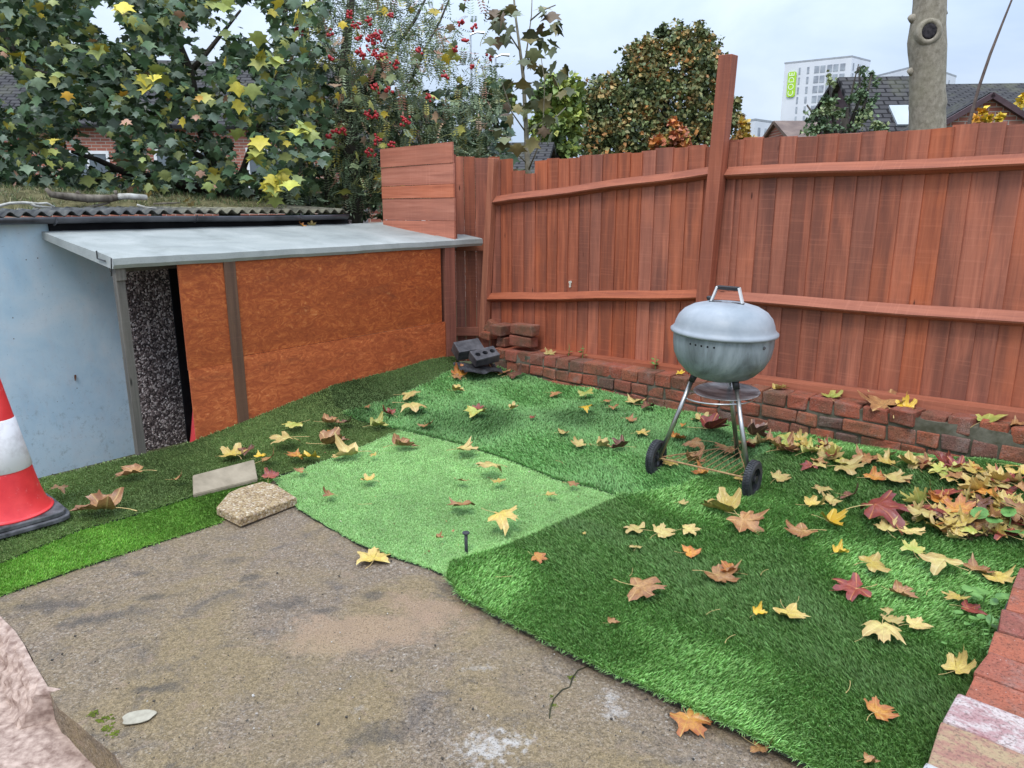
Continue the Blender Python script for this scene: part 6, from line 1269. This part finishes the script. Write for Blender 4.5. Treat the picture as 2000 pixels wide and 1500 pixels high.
tw, a_, u_, n_, zt, W_ = tower('white_tower', 'white high-rise with window columns and a lime green vertical sign', (1533, 125), (1664, 113), (1700, 121), 262, 250, 258, [(.24, .55, 14), (.37, .7, 12), (.50, 1.5, 10), (.59, 1.5, 10), (.69, 1.5, 9), (.78, 1.5, 8), (.88, 1.5, 8)], 10, -.3, M['cement'], [(.12, .8, 6), (.45, .5, 9), (.68, .9, 8), (.86, .9, 8)])
lime = simple('lime_sign', (.38, .62, .04), (.42, .66, .05), 1, .5, .3, 0)
s0 = Vector((a_[0]+u_[0]*W_*.135+n_[0]*.3, a_[1]+u_[1]*W_*.135+n_[1]*.3, 0)); zc = gy(1549, 163, 258)[2]; hh = 4.6*1.0
hh = (gy(1549, 138, 258)[2]-gy(1549, 188, 258)[2])/2; ww = 1.35
mb = MB(); A = []
for cx, cz, a0 in ((ww-.7, hh-.7, 0), (-ww+.7, hh-.7, 90), (-ww+.7, -hh+.7, 180), (ww-.7, -hh+.7, 270)):
    for k in range(5): an = R(a0+22.5*k); A.append((cx+.7*math.cos(an), cz+.7*math.sin(an)))
mb.prism(A, -.15, .15); sg = mb.build('sign', lime, tw); ang = math.atan2(u_[1], u_[0]); sg.location = (s0[0], s0[1], zc); sg.rotation_euler = (R(90), 0, ang)
cu = bpy.data.curves.new('txt', 'FONT'); cu.body = 'CODE'; cu.size = 2.5; cu.extrude = .04; cu.align_x = 'CENTER'; cu.align_y = 'CENTER'; cu.space_character = 1.1
to = bpy.data.objects.new('txt', cu); C.objects.link(to); bpy.context.view_layer.update(); me = bpy.data.meshes.new_from_object(to.evaluated_get(bpy.context.evaluated_depsgraph_get())); bpy.data.objects.remove(to)
me.materials.clear(); me.materials.append(simple('pale_lettering', (.80, .88, .60), (.84, .9, .66), 1)); lo = bpy.data.objects.new('lettering', me); C.objects.link(lo); lo.parent = sg; lo.location = (0, 0, .2); lo.rotation_euler = (0, 0, R(90))
tower('low_white_block', 'low pale block with tall windows left of the white tower', (1452, 240), (1475, 236), (1530, 244), 205, 200, 210, [(.4, .8, 3)], 3, -.3, M['cement'], [(.15, 1.1, 4), (.38, 1.1, 4), (.6, 1.1, 4), (.82, 1.1, 4)])
tower('long_white_wing', 'long pale wing between the white tower and the pale trunk', (1708, 161), (1800, 138), (1870, 132), 262, 240, 262, [(.15, .7, 4), (.42, .7, 4), (.62, .7, 5), (.78, .9, 5), (.92, .9, 5)], 3, -.3, M['cement'], [(.6, .8, 4), (.8, .8, 4)])
# distant street lamps over the rowan
for x, y, l in ((968, 112, 'taller thin grey street lamp standing beyond the rowan'), (919, 68, 'thin grey lamp pole nearly hidden by the rowan twigs')):
    q = gy(x, y, 26.); t = empty('street_lamp', (q[0], 26., 0), label=l, cat='street lamp', group='street lamps'); mb = MB(); mb.tube([(0, 0, -.3), (0, 0, q[2])], [.05, .03], 8); mb.build('pole', M['alu'], t); mb = MB(); mb.tube([(0, 0, q[2]), (.2, 0, q[2]+.08), (.45, 0, q[2]+.06)], [.03, .03, .05], 8); mb.build('lamp_head', M['alu'], t)
# hedge mass that closes the view low behind the garage
hd = far_tree('hedge', 'dark hedge closing the view low behind the garage and rowan', [(x, 375+random.uniform(-10, 6), 42, 24) for x in range(-180, 900, 45)], 11.5, 7000, .11, [(.025, .045, .02), (.04, .075, .03), (.07, .11, .04)], [5, 5, 3], (300, 420), dd=1.)
hd['category'] = 'hedge'
